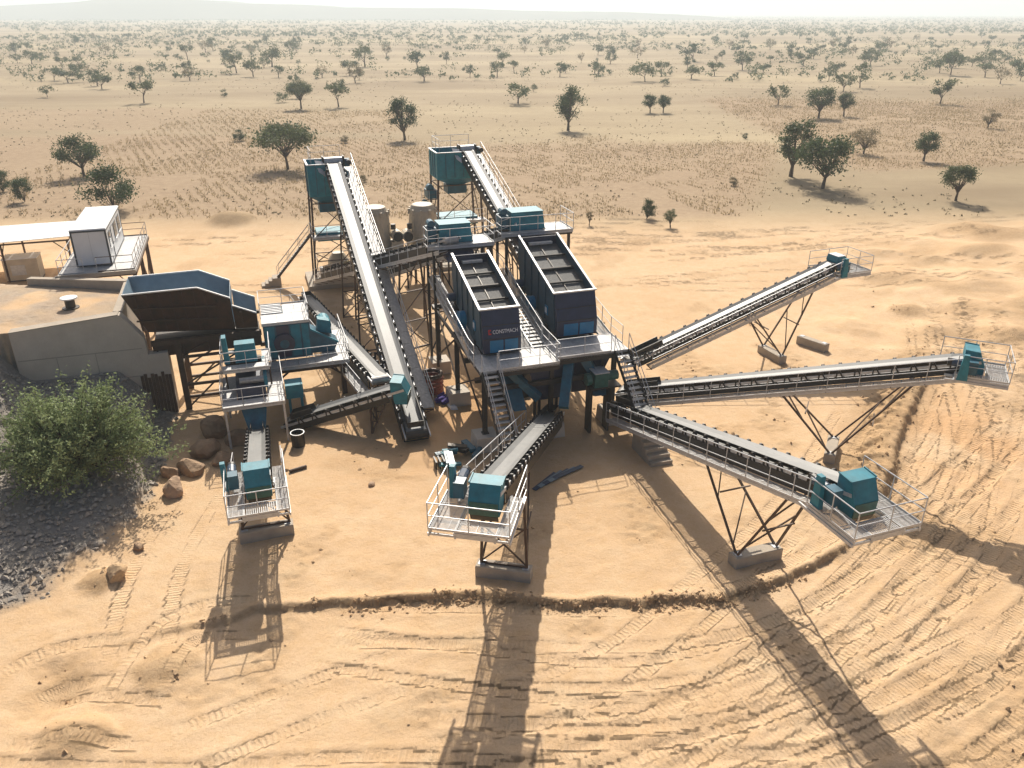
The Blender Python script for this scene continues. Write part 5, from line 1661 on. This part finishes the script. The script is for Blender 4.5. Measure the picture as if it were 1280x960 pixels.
part('core', MB().tube((-23.5, 13.5, 5.95), (-23.5, 13.5, 6.5), 0.28, 14), M_DARK, sp)
part('flange', MB().tube((-23.5, 13.5, 6.5), (-23.5, 13.5, 6.57), 0.48, 20), M_WHITE, sp)
part('flange', MB().tube((-23.5, 13.5, 5.85), (-23.5, 13.5, 5.95), 0.48, 20), M_DARK, sp)

# ------------------------------------------------------------------ loose things on the ground
r = site('black_drum', 'open black drum standing on the sand below the low conveyor', 'drum', -11.6, 3.0)
m_ = MB()
n = 16
for i in range(n):
    t0, t1 = 2 * math.pi * i / n, 2 * math.pi * (i + 1) / n
    m_.sheet([(-11.6 + 0.36 * math.cos(t0), 3.0 + 0.36 * math.sin(t0), -0.05), (-11.6 + 0.36 * math.cos(t1), 3.0 + 0.36 * math.sin(t1), -0.05), (-11.6 + 0.36 * math.cos(t1), 3.0 + 0.36 * math.sin(t1), 0.8), (-11.6 + 0.36 * math.cos(t0), 3.0 + 0.36 * math.sin(t0), 0.8)], 0.02)
part('shell', m_, M_BLACK, r)
m_ = MB()
for i in range(n):
    t0, t1 = 2 * math.pi * i / n, 2 * math.pi * (i + 1) / n
    m_.beam((-11.6 + 0.37 * math.cos(t0), 3.0 + 0.37 * math.sin(t0), 0.8), (-11.6 + 0.37 * math.cos(t1), 3.0 + 0.37 * math.sin(t1), 0.8), 0.05, 0.04)
part('rim', m_, M_GALV, r)
r = site('pipe_length', 'short brown pipe length lying by the short conveyor', 'pipe', -11.9, 0.2)
part('pipe', MB().tube((-12.3, 0.1, 0.09), (-11.4, 0.35, 0.09), 0.09, 10), M_BROWN, r)

r = site('red_hose_coil', 'stack of red oxide rings under the left side of the screening platform', 'coil', -2.9, 7.6)
for k in range(5):
    m_ = MB()
    for i in range(18):
        t0, t1 = 2 * math.pi * i / 18, 2 * math.pi * (i + 1) / 18
        m_.tube((-2.9 + 0.62 * math.cos(t0), 7.6 + 0.62 * math.sin(t0), 0.13 + 0.27 * k), (-2.9 + 0.62 * math.cos(t1), 7.6 + 0.62 * math.sin(t1), 0.13 + 0.27 * k), 0.13, 6, cap=False)
    part('ring', m_, M_RED if k < 4 else M_BROWN, r)
r = site('cloth_bundle', 'violet and white cloth bundle on the ground beside the red rings', 'bundle', -2.6, 6.0)
m_ = MB()
for k in range(9):
    a, b = -2.6 + random.uniform(-0.25, 0.25), 5.9 + random.uniform(-0.5, 0.5)
    m_.tube((a - 0.25, b, 0.12), (a + 0.2, b + random.uniform(-0.3, 0.3), 0.35), random.uniform(0.12, 0.2), 7, 0.08)
part('cloth', m_, M_VIOLET, r)
part('sheet', MB().hexa([(-2.4, 4.6, 0.0), (-2.0, 4.5, 0.0), (-2.2, 5.4, 0.0), (-2.5, 5.4, 0.0), (-2.35, 4.7, 0.14), (-2.05, 4.6, 0.2), (-2.25, 5.35, 0.16), (-2.45, 5.3, 0.1)]), M_WHITE, r)

r = site('machine_parts_pile', 'heap of teal machine parts on the sand left of the middle conveyor', 'parts pile', -3.6, -1.6)
random.seed(3)
for k in range(11):
    a, b = -3.7 + random.uniform(-1.1, 1.3), -1.5 + random.uniform(-0.6, 0.8)
    l_, an = random.uniform(0.5, 1.3), random.uniform(0, 3.1)
    z = random.uniform(0.12, 0.55)
    m_ = MB().beam((a - l_ / 2 * math.cos(an), b - l_ / 2 * math.sin(an), z), (a + l_ / 2 * math.cos(an), b + l_ / 2 * math.sin(an), z + random.uniform(-0.08, 0.15)), random.uniform(0.12, 0.4), random.uniform(0.1, 0.3))
    part('machine_part', m_, [M_TEAL, M_TEAL_D, M_DARK, M_TEAL_D][k % 4], r)
for k in range(4):
    a = -4.9 + 0.22 * k
    part('idler_stand', MB().box(a, a + 0.08, -2.0, -1.5, -0.02, 0.45).box(a, a + 0.08, -2.1, -1.4, 0.451, 0.5), M_BLACK, r)
for k in range(5):
    p = PL(0.2 + 0.36 * k, -4.9 + 0.10 * k)
    o = put('steel_sheet', MB().box(-0.13, 0.13, -1.0, 1.0, -0.01, 0.03).mesh('steel_sheet', M_HOPIN if k % 2 else M_MOTOR), None, (p.x, p.y, 0.03 + 0.012 * k), (0.0, 0, -0.62 - 0.07 * k))
    tag(o, ['blue-grey steel strip at the left of the fan of strips in the shade', 'second steel strip from the left in the shaded fan', 'middle steel strip of the shaded fan of five', 'fourth steel strip from the left in the shaded fan', 'steel strip at the right of the fan of strips in the shade'][k], 'steel strip', 'steel strips lying in the shade')


def boulder(label, x, y, z, s, m, seed, name='boulder', group='boulders'):
    r_ = random.Random(seed)
    import bmesh
    bm = bmesh.new()
    bmesh.ops.create_icosphere(bm, subdivisions=3, radius=1)
    dirs = [Vector((r_.gauss(0, 1), r_.gauss(0, 1), r_.gauss(0, 1))).normalized() for _ in range(14)]
    offs = [r_.uniform(0.62, 0.95) for _ in range(14)]
    for v in bm.verts:
        k = 1.0
        for d_, o_ in zip(dirs, offs):
            t = v.co.normalized().dot(d_)
            if t > 0.05:
                k = min(k, o_ / t)
        k *= 1 + 0.03 * r_.uniform(-1, 1)
        v.co = Vector((v.co.x * s[0], v.co.y * s[1], v.co.z * s[2])) * k
    me = bpy.data.meshes.new(name)
    bm.to_mesh(me)
    bm.free()
    me.materials.append(m)
    o = put(name, me, None, (x, y, z), (0, 0, r_.uniform(0, 3)))
    tag(o, label, 'boulder', group)
    return o


for i, (x, y, s, h, m_, lab) in enumerate([
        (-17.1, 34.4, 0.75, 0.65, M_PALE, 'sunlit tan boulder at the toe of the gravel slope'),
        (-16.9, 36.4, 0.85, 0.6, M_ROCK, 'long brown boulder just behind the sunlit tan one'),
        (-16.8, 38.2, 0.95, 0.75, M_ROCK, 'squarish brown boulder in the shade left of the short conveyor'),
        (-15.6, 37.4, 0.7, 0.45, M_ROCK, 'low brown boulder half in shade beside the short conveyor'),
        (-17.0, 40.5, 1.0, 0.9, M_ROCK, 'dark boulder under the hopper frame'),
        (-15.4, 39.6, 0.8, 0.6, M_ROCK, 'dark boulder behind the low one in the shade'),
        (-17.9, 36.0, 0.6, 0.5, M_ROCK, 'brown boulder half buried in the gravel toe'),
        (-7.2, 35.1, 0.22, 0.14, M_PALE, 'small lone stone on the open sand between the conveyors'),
        (-16.9, 29.7, 0.32, 0.25, M_ROCK, 'small brown stone on the lower gravel edge'),
        (-16.9, 27.6, 0.55, 0.4, M_CLOD, 'earth-coloured stone in the hollow below the gravel')]):
    boulder(lab, x, y, ground_z(x, y) + h * 0.35, (s, s * 0.8, h), m_, 40 + i)


# ------------------------------------------------------------------ scattered stuff
def pebbles(name, pts, sizes, m, label, cat, seed=1):
    rs = np.random.default_rng(seed)
    base = np.array([(1, 0, 0), (-1, 0, 0), (0, 1, 0), (0, -1, 0), (0, 0, 1), (0, 0, -1)], float)
    fs_ = np.array([(0, 2, 4), (2, 1, 4), (1, 3, 4), (3, 0, 4), (2, 0, 5), (1, 2, 5), (3, 1, 5), (0, 3, 5)])
    n_ = len(pts)
    v = base[None] * rs.uniform(0.55, 1.25, (n_, 6, 1)) + rs.normal(0, 0.18, (n_, 6, 3))
    an = rs.uniform(0, 6.28, n_)
    c, s = np.cos(an)[:, None], np.sin(an)[:, None]
    v = np.stack([v[..., 0] * c - v[..., 1] * s, v[..., 0] * s + v[..., 1] * c, v[..., 2] * 0.7], -1)
    v = v * np.asarray(sizes)[:, None, None] + np.asarray(pts)[:, None, :]
    f = (fs_[None] + (np.arange(n_) * 6)[:, None, None]).reshape(-1, 3)
    me = bpy.data.meshes.new(name)
    me.from_pydata(v.reshape(-1, 3).tolist(), [], f.tolist())
    me.materials.append(m)
    o = put(name, me)
    tag(o, label, cat, kind='stuff')
    return o


# gravel on the ramp's side slope
x = rng.uniform(-36, -15.5, 60000)
y = rng.uniform(18, 46, 60000)
z_, _, gr_, _ = terrain(x[None], y[None])
keep = (rng.uniform(0, 1, 60000) < gr_[0]) & (gr_[0] > 0.15) & ((-x * ST + (y - 40) * CT) < 9.3)
x, y, z_ = x[keep], y[keep], z_[0][keep]
sz = 0.022 + 0.17 * rng.uniform(0, 1, len(x)) ** 7
pebbles('gravel', np.stack([x, y, z_ + sz * 0.3], -1), sz, M_GRAVEL, 'dark broken stone covering the side of the loading ramp', 'gravel', 5)
# earth clods along the pad edge and on the tracks
x = rng.uniform(-19, 34, 90000)
y = rng.uniform(15, 66, 90000)
z_, rg_, gr_, _ = terrain(x[None], y[None])
keep = (rng.uniform(0, 1, 90000) < rg_[0] ** 1.5 * 0.22) & (gr_[0] < 0.2)
x, y, z_ = x[keep], y[keep], z_[0][keep]
sz = 0.025 + 0.11 * rng.uniform(0, 1, len(x)) ** 5
pebbles('earth_clods', np.stack([x, y, z_ + sz * 0.25], -1), sz, M_CLOD, 'loose earth clods along the pad edge and tracks', 'clods', 6)

nb = 2600
k_ = rng.integers(10, len(BERM) - 38, nb)
t_ = rng.uniform(0, 1, nb)[:, None]
pb = BERM[k_] * (1 - t_) + BERM[k_ + 1] * t_
dirb = BERM[k_ + 1] - BERM[k_]
dirb /= np.linalg.norm(dirb, axis=1, keepdims=True)
offb = rng.normal(-0.16, 0.22, nb)
pb = pb + np.stack([-dirb[:, 1], dirb[:, 0]], -1) * offb[:, None]
zb_ = ground_zs(pb[:, 0], pb[:, 1])
sz = 0.018 + 0.10 * rng.uniform(0, 1, nb) ** 4
kp = fbm(pb[:, 0] / 1.5, pb[:, 1] / 1.5, 707, 2) > 0.50
pebbles('earth_clods', np.stack([pb[:, 0], pb[:, 1], zb_ + sz * 0.25], -1)[kp], sz[kp], M_CLOD, 'dark crumbled earth along the edge of the graded pad', 'clods', 8)

# dry crop stubble in the fields behind the plant
n0_ = 300000
x = rng.uniform(-75, 150, n0_)
y = rng.uniform(90, 250, n0_)
z_, _, _, fd_ = terrain(x[None], y[None])
rowp = np.abs(((x * 0.88 + y * 0.47) / 1.5) % 1 - 0.5)
keep = (rng.uniform(0, 1, n0_) < fd_[0] * 0.9) & (rowp < 0.12 + 0.42 * fbm(x / 9, y / 9, 229, 2)) & (fbm(x / 4, y / 4, 222, 3) > 0.33) & (fbm(x / 17, y / 17, 225, 3) > 0.27)
x, y, z_ = x[keep], y[keep], z_[0][keep]
V_, F_ = [], []
for i in range(len(x)):
    hgt = random.uniform(0.08, 0.28) if random.random() < 0.95 else random.uniform(0.35, 0.8)
    for k in range(1):
        an, wd = random.uniform(0, 3.14), random.uniform(0.03, 0.075)
        lx, ly = random.uniform(-0.14, 0.14), random.uniform(-0.14, 0.14)
        c, s = math.cos(an) * wd, math.sin(an) * wd
        o = len(V_)
        V_ += [(x[i] - c, y[i] - s, z_[i] - 0.05), (x[i] + c, y[i] + s, z_[i] - 0.05), (x[i] + lx + c * 1.6, y[i] + ly + s * 1.6, z_[i] + hgt * 0.7), (x[i] + lx * 1.4, y[i] + ly * 1.4, z_[i] + hgt)]
        F_ += [(o, o + 1, o + 2, o + 3)]
me = bpy.data.meshes.new('crop_stubble')
me.from_pydata(V_, [], F_)
me.materials.append(M_STALK)
tag(put('crop_stubble', me), 'dry standing crop stubble in rows behind the plant', 'stubble', kind='stuff')


# ------------------------------------------------------------------ trees
def leaves(centres, per, spread, size, rs, up=0.5):
    n_ = len(centres) * per
    c = np.repeat(np.asarray(centres), per, 0)
    sp = np.repeat(np.asarray(spread), per, 0) if np.ndim(spread) else np.full(n_, spread)
    p = c + rs.normal(0, 1, (n_, 3)) * sp[:, None] * np.array([1, 1, 0.7])
    d1 = rs.normal(0, 1, (n_, 3))
    d1 /= np.linalg.norm(d1, axis=1, keepdims=True)
    d2 = np.cross(d1, rs.normal(0, 1, (n_, 3)))
    d2 /= np.linalg.norm(d2, axis=1, keepdims=True) + 1e-9
    s = size * rs.uniform(0.6, 1.4, (n_, 1))
    q4 = np.stack([p - d1 * s, p + d2 * s * 0.45, p + d1 * s, p - d2 * s * 0.45], 1).reshape(-1, 3)
    f = np.arange(n_ * 4).reshape(-1, 4)
    return q4, f


def tree_meshes(tag_, h, wd, seed, style='round', lod=0, leaf=None):
    rs = np.random.default_rng(seed)
    rr = random.Random(seed)
    tk = MB()
    trunk_h = h * {'round': 0.30, 'flat': 0.42, 'tall': 0.25, 'bush': 0.05, 'dry': 0.22}[style]
    r0 = 0.035 * h if style != 'bush' else 0.02 * h
    pts = [Vector((0, 0, -0.25))]
    lean = Vector((rr.uniform(-0.12, 0.12), rr.uniform(-0.08, 0.08), 1))
    for k in range(1, 4):
        pts.append(Vector((lean.x * trunk_h * k / 3 + rr.uniform(-0.05, 0.05), lean.y * trunk_h * k / 3, trunk_h * k / 3)))
    sides = 6 if lod == 0 else 4
    for k in range(3):
        tk.tube(pts[k], pts[k + 1], r0 * (1.15 - 0.18 * k), sides, r0 * (0.97 - 0.18 * k), cap=False)
    top = pts[-1]
    cents, spr = [], []
    nl = {'round': 26, 'flat': 30, 'tall': 24, 'bush': 26, 'dry': 22}[style]
    nl = nl if lod == 0 else (12 if lod == 1 else 7)
    rxy = wd / 2
    zc = {'round': 0.64, 'flat': 0.78, 'tall': 0.62, 'bush': 0.48, 'dry': 0.62}[style] * h
    rz_ = {'round': 0.33, 'flat': 0.20, 'tall': 0.38, 'bush': 0.46, 'dry': 0.36}[style] * h
    lop = rr.uniform(0, 6.28)
    for k in range(nl):
        t = rr.uniform(0, 6.28)
        u = rr.uniform(-0.75, 1.0)
        rad = math.sqrt(max(0, 1 - u * u)) * (0.55 + 0.45 * rr.random() ** 0.5)
        rad *= 1 + 0.22 * math.cos(t - lop) + 0.12 * math.sin(3 * t + lop)
        c = Vector((math.cos(t) * rad * rxy * 0.86 + top.x, math.sin(t) * rad * rxy * 0.86 + top.y, zc + u * rz_ * 0.86))
        cents.append(c)
        spr.append(rr.uniform(0.075, 0.15) * wd * (0.85 if style != 'dry' else 0.75))
        if lod < 2:
            mid = top.lerp(c, 0.5) + Vector((rr.uniform(-0.1, 0.1), rr.uniform(-0.1, 0.1), -0.04)) * h * 0.4
            st = pts[rr.choice((2, 3))] if style != 'bush' else Vector((0, 0, 0.1))
            if k % (1 if lod == 0 else 2) == 0:
                tk.tube(st, mid, r0 * 0.42, 4 if lod == 0 else 3, r0 * 0.25, cap=False)
                tk.tube(mid, c, r0 * 0.25, 3, r0 * 0.08, cap=False)
    per = {0: 150, 1: 60, 2: 16}[lod]
    size = {0: 0.022, 1: 0.038, 2: 0.065}[lod] * (h + wd) * 0.62
    if style == 'dry':
        per = int(per * 0.6)
    q4, f = leaves([tuple(c) for c in cents], per, np.array(spr), size, rs)
    q4[:, 2] = np.maximum(q4[:, 2], 0.02)
    cm = bpy.data.meshes.new(tag_ + '_crown')
    cm.from_pydata(q4.tolist(), [], f.tolist())
    cm.materials.append(leaf or M_LEAF)
    tm = tk.mesh(tag_ + '_trunk', M_BARK)
    return tm, cm


def plant_tree(name, tm, cm, x, y, label, cat='tree', group=None, s=1.0, rz=0.0, sz=None):
    t = thing(name, label, cat, (x, y, ground_z(x, y)), rz, group)
    t.scale = (s, s, s * (sz or 1))
    put('trunk', tm, t)
    put('crown', cm, t)
    return t


SPEC = [  # x, y, height, crown width, style, leaf, label
    (-64.6, 122.8, 6.0, 6.0, 'round', M_LEAF_D, 'round green tree with a dark trunk above the white shed'),
    (-49.0, 98.5, 5.3, 6.0, 'bush', M_LEAF_D, 'big dense green bush right behind the white cabin'),
    (-63.2, 104.1, 3.2, 2.9, 'bush', M_LEAF_D, 'small dark bush near the left picture edge'),
    (-69.9, 110.8, 3.1, 2.6, 'bush', M_LEAF_D, 'dark bush cut by the left picture edge'),
    (-35.4, 129.0, 6.4, 9.6, 'flat', M_LEAF, 'wide flat-topped acacia left of the left bin tower'),
    (-20.7, 160.1, 7.7, 5.2, 'tall', M_LEAF_D, 'tall slim dark tree in the field between the two towers'),
    (-53.2, 212.6, 6.3, 6.3, 'flat', M_LEAF, 'small umbrella-shaped acacia on the pale strip behind the field'),
    (11.8, 175.5, 8.7, 5.6, 'tall', M_LEAF_D, 'tall bluish tree standing alone behind the right tower'),
    (33.8, 205.4, 4.2, 3.6, 'round', M_LEAF_D, 'left one of two small round trees side by side in the middle distance'),
    (37.0, 205.4, 4.2, 3.4, 'round', M_LEAF_D, 'right one of two small round trees side by side in the middle distance'),
    (41.0, 119.6, 8.3, 5.2, 'tall', M_LEAF, 'tall grey-green tree touching the dark tree at the field corner'),
    (42.6, 110.8, 6.9, 7.4, 'round', M_LEAF_D, 'large dark green tree at the corner of the crop field'),
    (60.2, 140.8, 4.3, 4.9, 'dry', M_LEAF_P, 'pale sparse tree right of the large dark tree'),
    (66.7, 132.8, 4.7, 3.8, 'round', M_LEAF_D, 'small dark crooked tree at the right field edge'),
    (57.0, 103.1, 4.6, 4.0, 'round', M_LEAF, 'leaning tree on bare sand near the right picture edge'),
    (70.4, 192.3, 6.9, 6.6, 'round', M_LEAF_D, 'broad tree with a smaller one at its right, upper right'),
    (77.4, 195.5, 5.2, 4.0, 'round', M_LEAF_D, 'smaller tree pressed against the broad tree, upper right'),
    (98.7, 172.9, 3.8, 3.3, 'dry', M_LEAF_P, 'little bare tree in the right hand field'),
    (115.9, 228.5, 7.1, 6.1, 'round', M_LEAF, 'rounded tree behind the right hand field'),
    (113.4, 277.3, 7.5, 6.8, 'dry', M_LEAF, 'wispy tree left of the rounded tree behind the right hand field'),
    (168.2, 328.2, 8.5, 9.8, 'round', M_LEAF, 'large round tree on the far right plain'),
    (203.7, 371.7, 6.4, 8.3, 'round', M_LEAF, 'round tree just right of the large one on the far right plain'),
    (179.1, 300.7, 4.7, 6.2, 'round', M_LEAF_D, 'low dark tree at the right picture edge on the plain'),
    (-51.9, 157.9, 2.2, 2.2, 'bush', M_LEAF_D, 'small shrub left of the flat-topped acacia'),
    (-81.6, 239.7, 2.1, 2.3, 'bush', M_LEAF_D, 'tiny dark shrub on the pale strip at left'),
    (15.9, 93.8, 2.4, 1.8, 'bush', M_LEAF_D, 'taller of the two shrubs on bare sand behind the screens'),
    (17.9, 89.6, 2.3, 1.6, 'dry', M_LEAF, 'sparser of the two shrubs on bare sand behind the screens'),
    (8.8, 90.3, 1.6, 0.8, 'dry', M_LEAF_P, 'thin dry shrub right of the right screen platform'),
    (-138.1, 283.6, 5.2, 5.9, 'round', M_LEAF_D, 'dark round tree far left beyond the track'),
    (-165.2, 308.1, 3.9, 6.9, 'flat', M_LEAF_D, 'low spreading tree at the far left of the plain'),
    (-129.6, 297.1, 5.4, 5.6, 'round', M_LEAF_D, 'slanting dark tree beside the dark round one, far left'),
    (-87.4, 319.9, 4.3, 5.0, 'round', M_LEAF_D, 'small globe-shaped tree far behind the left tower'),
    (-40.3, 366.4, 7.6, 8.2, 'round', M_LEAF_D, 'dark oval tree far behind, between the towers'),
    (-66.6, 388.8, 9.3, 10.1, 'round', M_LEAF, 'tall pale tree left of the dark oval tree'),
    (-108.6, 388.8, 9.7, 10.1, 'round', M_LEAF, 'big grey-green tree far behind the flat-topped acacia'),
    (-109.8, 341.6, 6.5, 8.3, 'flat', M_LEAF, 'spreading tree just in front of the big grey-green tree'),
    (-127.2, 337.0, 5.3, 4.4, 'tall', M_LEAF_D, 'narrow dark tree left of the spreading tree'),
    (46.3, 297.1, 6.5, 9.5, 'round', M_LEAF, 'wide tree on the plain straight above the right conveyor'),
    (89.9, 428.1, 8.1, 10.3, 'round', M_LEAF_D, 'distant dark spreading tree right of centre'),
    (98.4, 366.4, 7.9, 8.2, 'round', M_LEAF, 'distant rounded tree right of the dark spreading one'),
    (45.1, 160.1, 1.2, 1.0, 'bush', M_LEAF_D, 'tiny shrub on the path beside the crop field'),
    (6.6, 259.9, 2.3, 2.2, 'bush', M_LEAF_D, 'lone shrub on the plain above the right tower'),
    (-31.4, 154.8, 1.4, 1.6, 'bush', M_LEAF_P, 'pale low shrub in the field between the acacia and the slim tree'),
    (-21.5, 118.0, 1.0, 1.3, 'bush', M_LEAF_P, 'dry tuft in the field beside the left feed conveyor'),
    (31.0, 113.5, 1.3, 1.2, 'bush', M_LEAF_P, 'dry tuft at the right end of the crop field'),
]
for i, (x, y, h, wd, style, lf, lab) in enumerate(SPEC):
    lod = 0 if y < 225 else 1
    tm, cm = tree_meshes('tree', h, wd, 300 + i, style, lod, lf)
    plant_tree('shrub' if style == 'bush' or h < 3 else 'tree', tm, cm, x, y, lab, 'shrub' if (style == 'bush' or h < 3) else 'tree', 'named trees and shrubs', rz=random.uniform(0, 0.6))

# trees over the plain, one object each, in a few kinds
KINDS = []
for k, (style, lf) in enumerate((('round', M_LEAF), ('round', M_LEAF_D), ('flat', M_LEAF), ('dry', M_LEAF_P), ('bush', M_LEAF_D), ('round', M_LEAF))):
    KINDS.append((style, tree_meshes('plain_tree', 6.0, 7.0 if style != 'bush' else 6.5, 900 + k, style, 1, lf)))
rt = random.Random(77)
FAR_LAB = {'round': 'rounded grey-green tree out on the dry plain', 'flat': 'flat-topped tree out on the dry plain', 'dry': 'pale sparse tree out on the dry plain', 'bush': 'low dark shrub out on the dry plain'}
taken = [(s_[0], s_[1]) for s_ in SPEC]
count = 0
while count < 255:
    y = 215 + (rt.random() ** 1.35) * 640
    x = rt.uniform(-0.70, 0.70) * (y + 20)
    if min((x - a) ** 2 + (y - b) ** 2 for a, b in taken) < 9 ** 2:
        continue
    if y < 290 and rt.random() < 0.6:
        continue
    style, (tm, cm) = rt.choice(KINDS)
    s = rt.uniform(0.5, 1.15) if style != 'bush' else rt.uniform(0.25, 0.6)
    taken.append((x, y))
    u_ = x / (y + 10)
    zone = [', far left', ', left', ', left of centre', ', right of centre', ', right', ', far right'][min(5, max(0, int((u_ + 0.66) / 0.22)))] + (', nearer' if y < 330 else (', middle distance' if y < 500 else ', small and hazy'))
    plant_tree('tree' if style != 'bush' else 'shrub', tm, cm, x, y, FAR_LAB[style] + zone, 'tree' if style != 'bush' else 'shrub', 'plain trees: ' + style + zone, s, rt.uniform(0, 6.28), rt.uniform(0.8, 1.15))
    count += 1

# the wooded distance beyond them reads as one mass
nf = 15000
yy = 300 + (rng.uniform(0, 1, nf) ** 1.7) * 5200
xx = rng.uniform(-0.78, 0.78, nf) * yy
keep = (fbm(xx / 200, yy / 130, 401, 3) > 0.44) & (rng.uniform(0, 1, nf) < np.clip((yy - 300) / 550, 0.12, 1.0))
xx, yy = xx[keep], yy[keep]
zz = ground_zs(xx, yy)
sz = rng.uniform(2.2, 6.0, len(xx))
VV_, FF_, o = [], [], 0
for lo, hi, kc, per, lf in ((0, 800, 6, 9, 0.42), (800, 1700, 5, 6, 0.75), (1700, 9e9, 4, 4, 1.3)):
    m_ = (yy >= lo) & (yy < hi)
    n_ = int(m_.sum())
    c = np.stack([xx[m_], yy[m_], zz[m_] + sz[m_] * 0.52], -1)
    c = np.repeat(c, kc, 0) + rng.normal(0, 1, (n_ * kc, 3)) * np.array([0.36, 0.36, 0.17]) * np.repeat(sz[m_], kc)[:, None]
    q4, f = leaves(c, per, np.repeat(sz[m_], kc) * 0.13, lf, rng)
    q4[:, 2] = np.maximum(q4[:, 2], -2.0)
    VV_.append(q4)
    FF_.append(f + o)
    o += len(q4)
me = bpy.data.meshes.new('distant_trees')
me.from_pydata(np.vstack(VV_).tolist(), [], np.vstack(FF_).tolist())
me.materials.append(M_LEAF)
tag(put('distant_trees', me), 'far scattered trees merging towards the horizon', 'woodland', kind='stuff')

# low dry tufts between the trees of the plain
nt = 7000
yy = 95 + (rng.uniform(0, 1, nt) ** 1.3) * 420
xx = rng.uniform(-0.72, 0.72, nt) * (yy + 15)
keep = fbm(xx / 25, yy / 25, 431, 3) > 0.47
xx, yy = xx[keep], yy[keep]
zz = ground_zs(xx, yy)
sz = 0.10 + 0.35 * rng.uniform(0, 1, len(xx)) ** 5
n_ = len(xx)
q4, f = leaves(np.stack([xx, yy, zz + sz * 0.5], -1), 7, sz * 0.7, 0.13, rng)
me = bpy.data.meshes.new('dry_tufts')
me.from_pydata(q4.tolist(), [], f.tolist())
me.materials.append(M_LEAF_P)
tag(put('dry_tufts', me), 'scattered low dry tufts over the plain', 'ground cover', kind='stuff')

# the big feathery bush on the ramp slope
bx, by = -21.6, 34.4
bz = ground_z(bx, by)
bt = thing('feathery_bush', 'big feathery green bush growing on the gravel slope at left', 'bush', (bx, by, bz))
rs = np.random.default_rng(5)
tw = MB()
PTS, DIRS = [], []
nsp = 620
for i in range(nsp):
    t = rs.uniform(0, 2 * math.pi)
    u = rs.uniform(-0.15, 1.0)
    k = math.sqrt(max(0, 1 - u * u))
    lobes = 1 + 0.25 * math.sin(3 * t + 0.7) + 0.16 * math.sin(5 * t + 2) + 0.12 * math.sin(9 * t + 7 * u)
    d = np.array([math.cos(t) * k, math.sin(t) * k, u])
    R_ = np.array([3.7 * lobes, 2.7 * lobes, 3.9 * (0.85 + 0.2 * math.sin(2 * t))])
    st = d * R_ * rs.uniform(0.35, 0.78) + np.array([0, 0, 0.7])
    en = st + d * R_ * rs.uniform(0.16, 0.55) ** 1.2 + rs.normal(0, 0.32, 3) + np.array([0, 0, rs.uniform(-0.25, 0.35)])
    if i % 3 == 0:
        tw.tube((0, 0, 0.0), st * 0.55 + np.array([0, 0, 0.1]), 0.05, 4, 0.03, cap=False)
        tw.tube(st * 0.55 + np.array([0, 0, 0.1]), st, 0.03, 3, 0.018, cap=False)
    tw.tube(st, en, 0.018, 3, 0.006, cap=False)
    n_ = 58
    s_ = rs.uniform(0, 1, n_)[:, None]
    PTS.append(st + (en - st) * s_ + rs.normal(0, 0.11, (n_, 3)) * (0.5 + s_))
PTS = np.vstack(PTS)
q4, f = leaves(PTS, 1, 0.02, 0.085, rs)
cm = bpy.data.meshes.new('crown')
cm.from_pydata(q4.tolist(), [], f.tolist())
cm.materials.append(M_LEAF_B)
put('crown', cm, bt)
part('twigs', tw, M_BARK, bt)

# ------------------------------------------------------------------ haze over the plain
hz = put('haze', MB().box(-9500, 9500, -80, 11500, -8, 150).mesh('haze', None))
tag(hz, 'pale dusty haze over the plain', 'haze', kind='stuff')
hm = bpy.data.materials.new('dusty_air')
hm.use_nodes = True
hn = hm.node_tree
for n_ in list(hn.nodes):
    if n_.type != 'OUTPUT_MATERIAL':
        hn.nodes.remove(n_)
pv = hn.nodes.new('ShaderNodeVolumePrincipled')
pv.inputs['Color'].default_value = (0.80, 0.91, 0.97, 1)
pv.inputs['Density'].default_value = 0.0004
pv.inputs['Anisotropy'].default_value = 0.2
hn.links.new(pv.outputs[0], hn.nodes['Material Output'].inputs['Volume'])
hz.data.materials.append(hm)
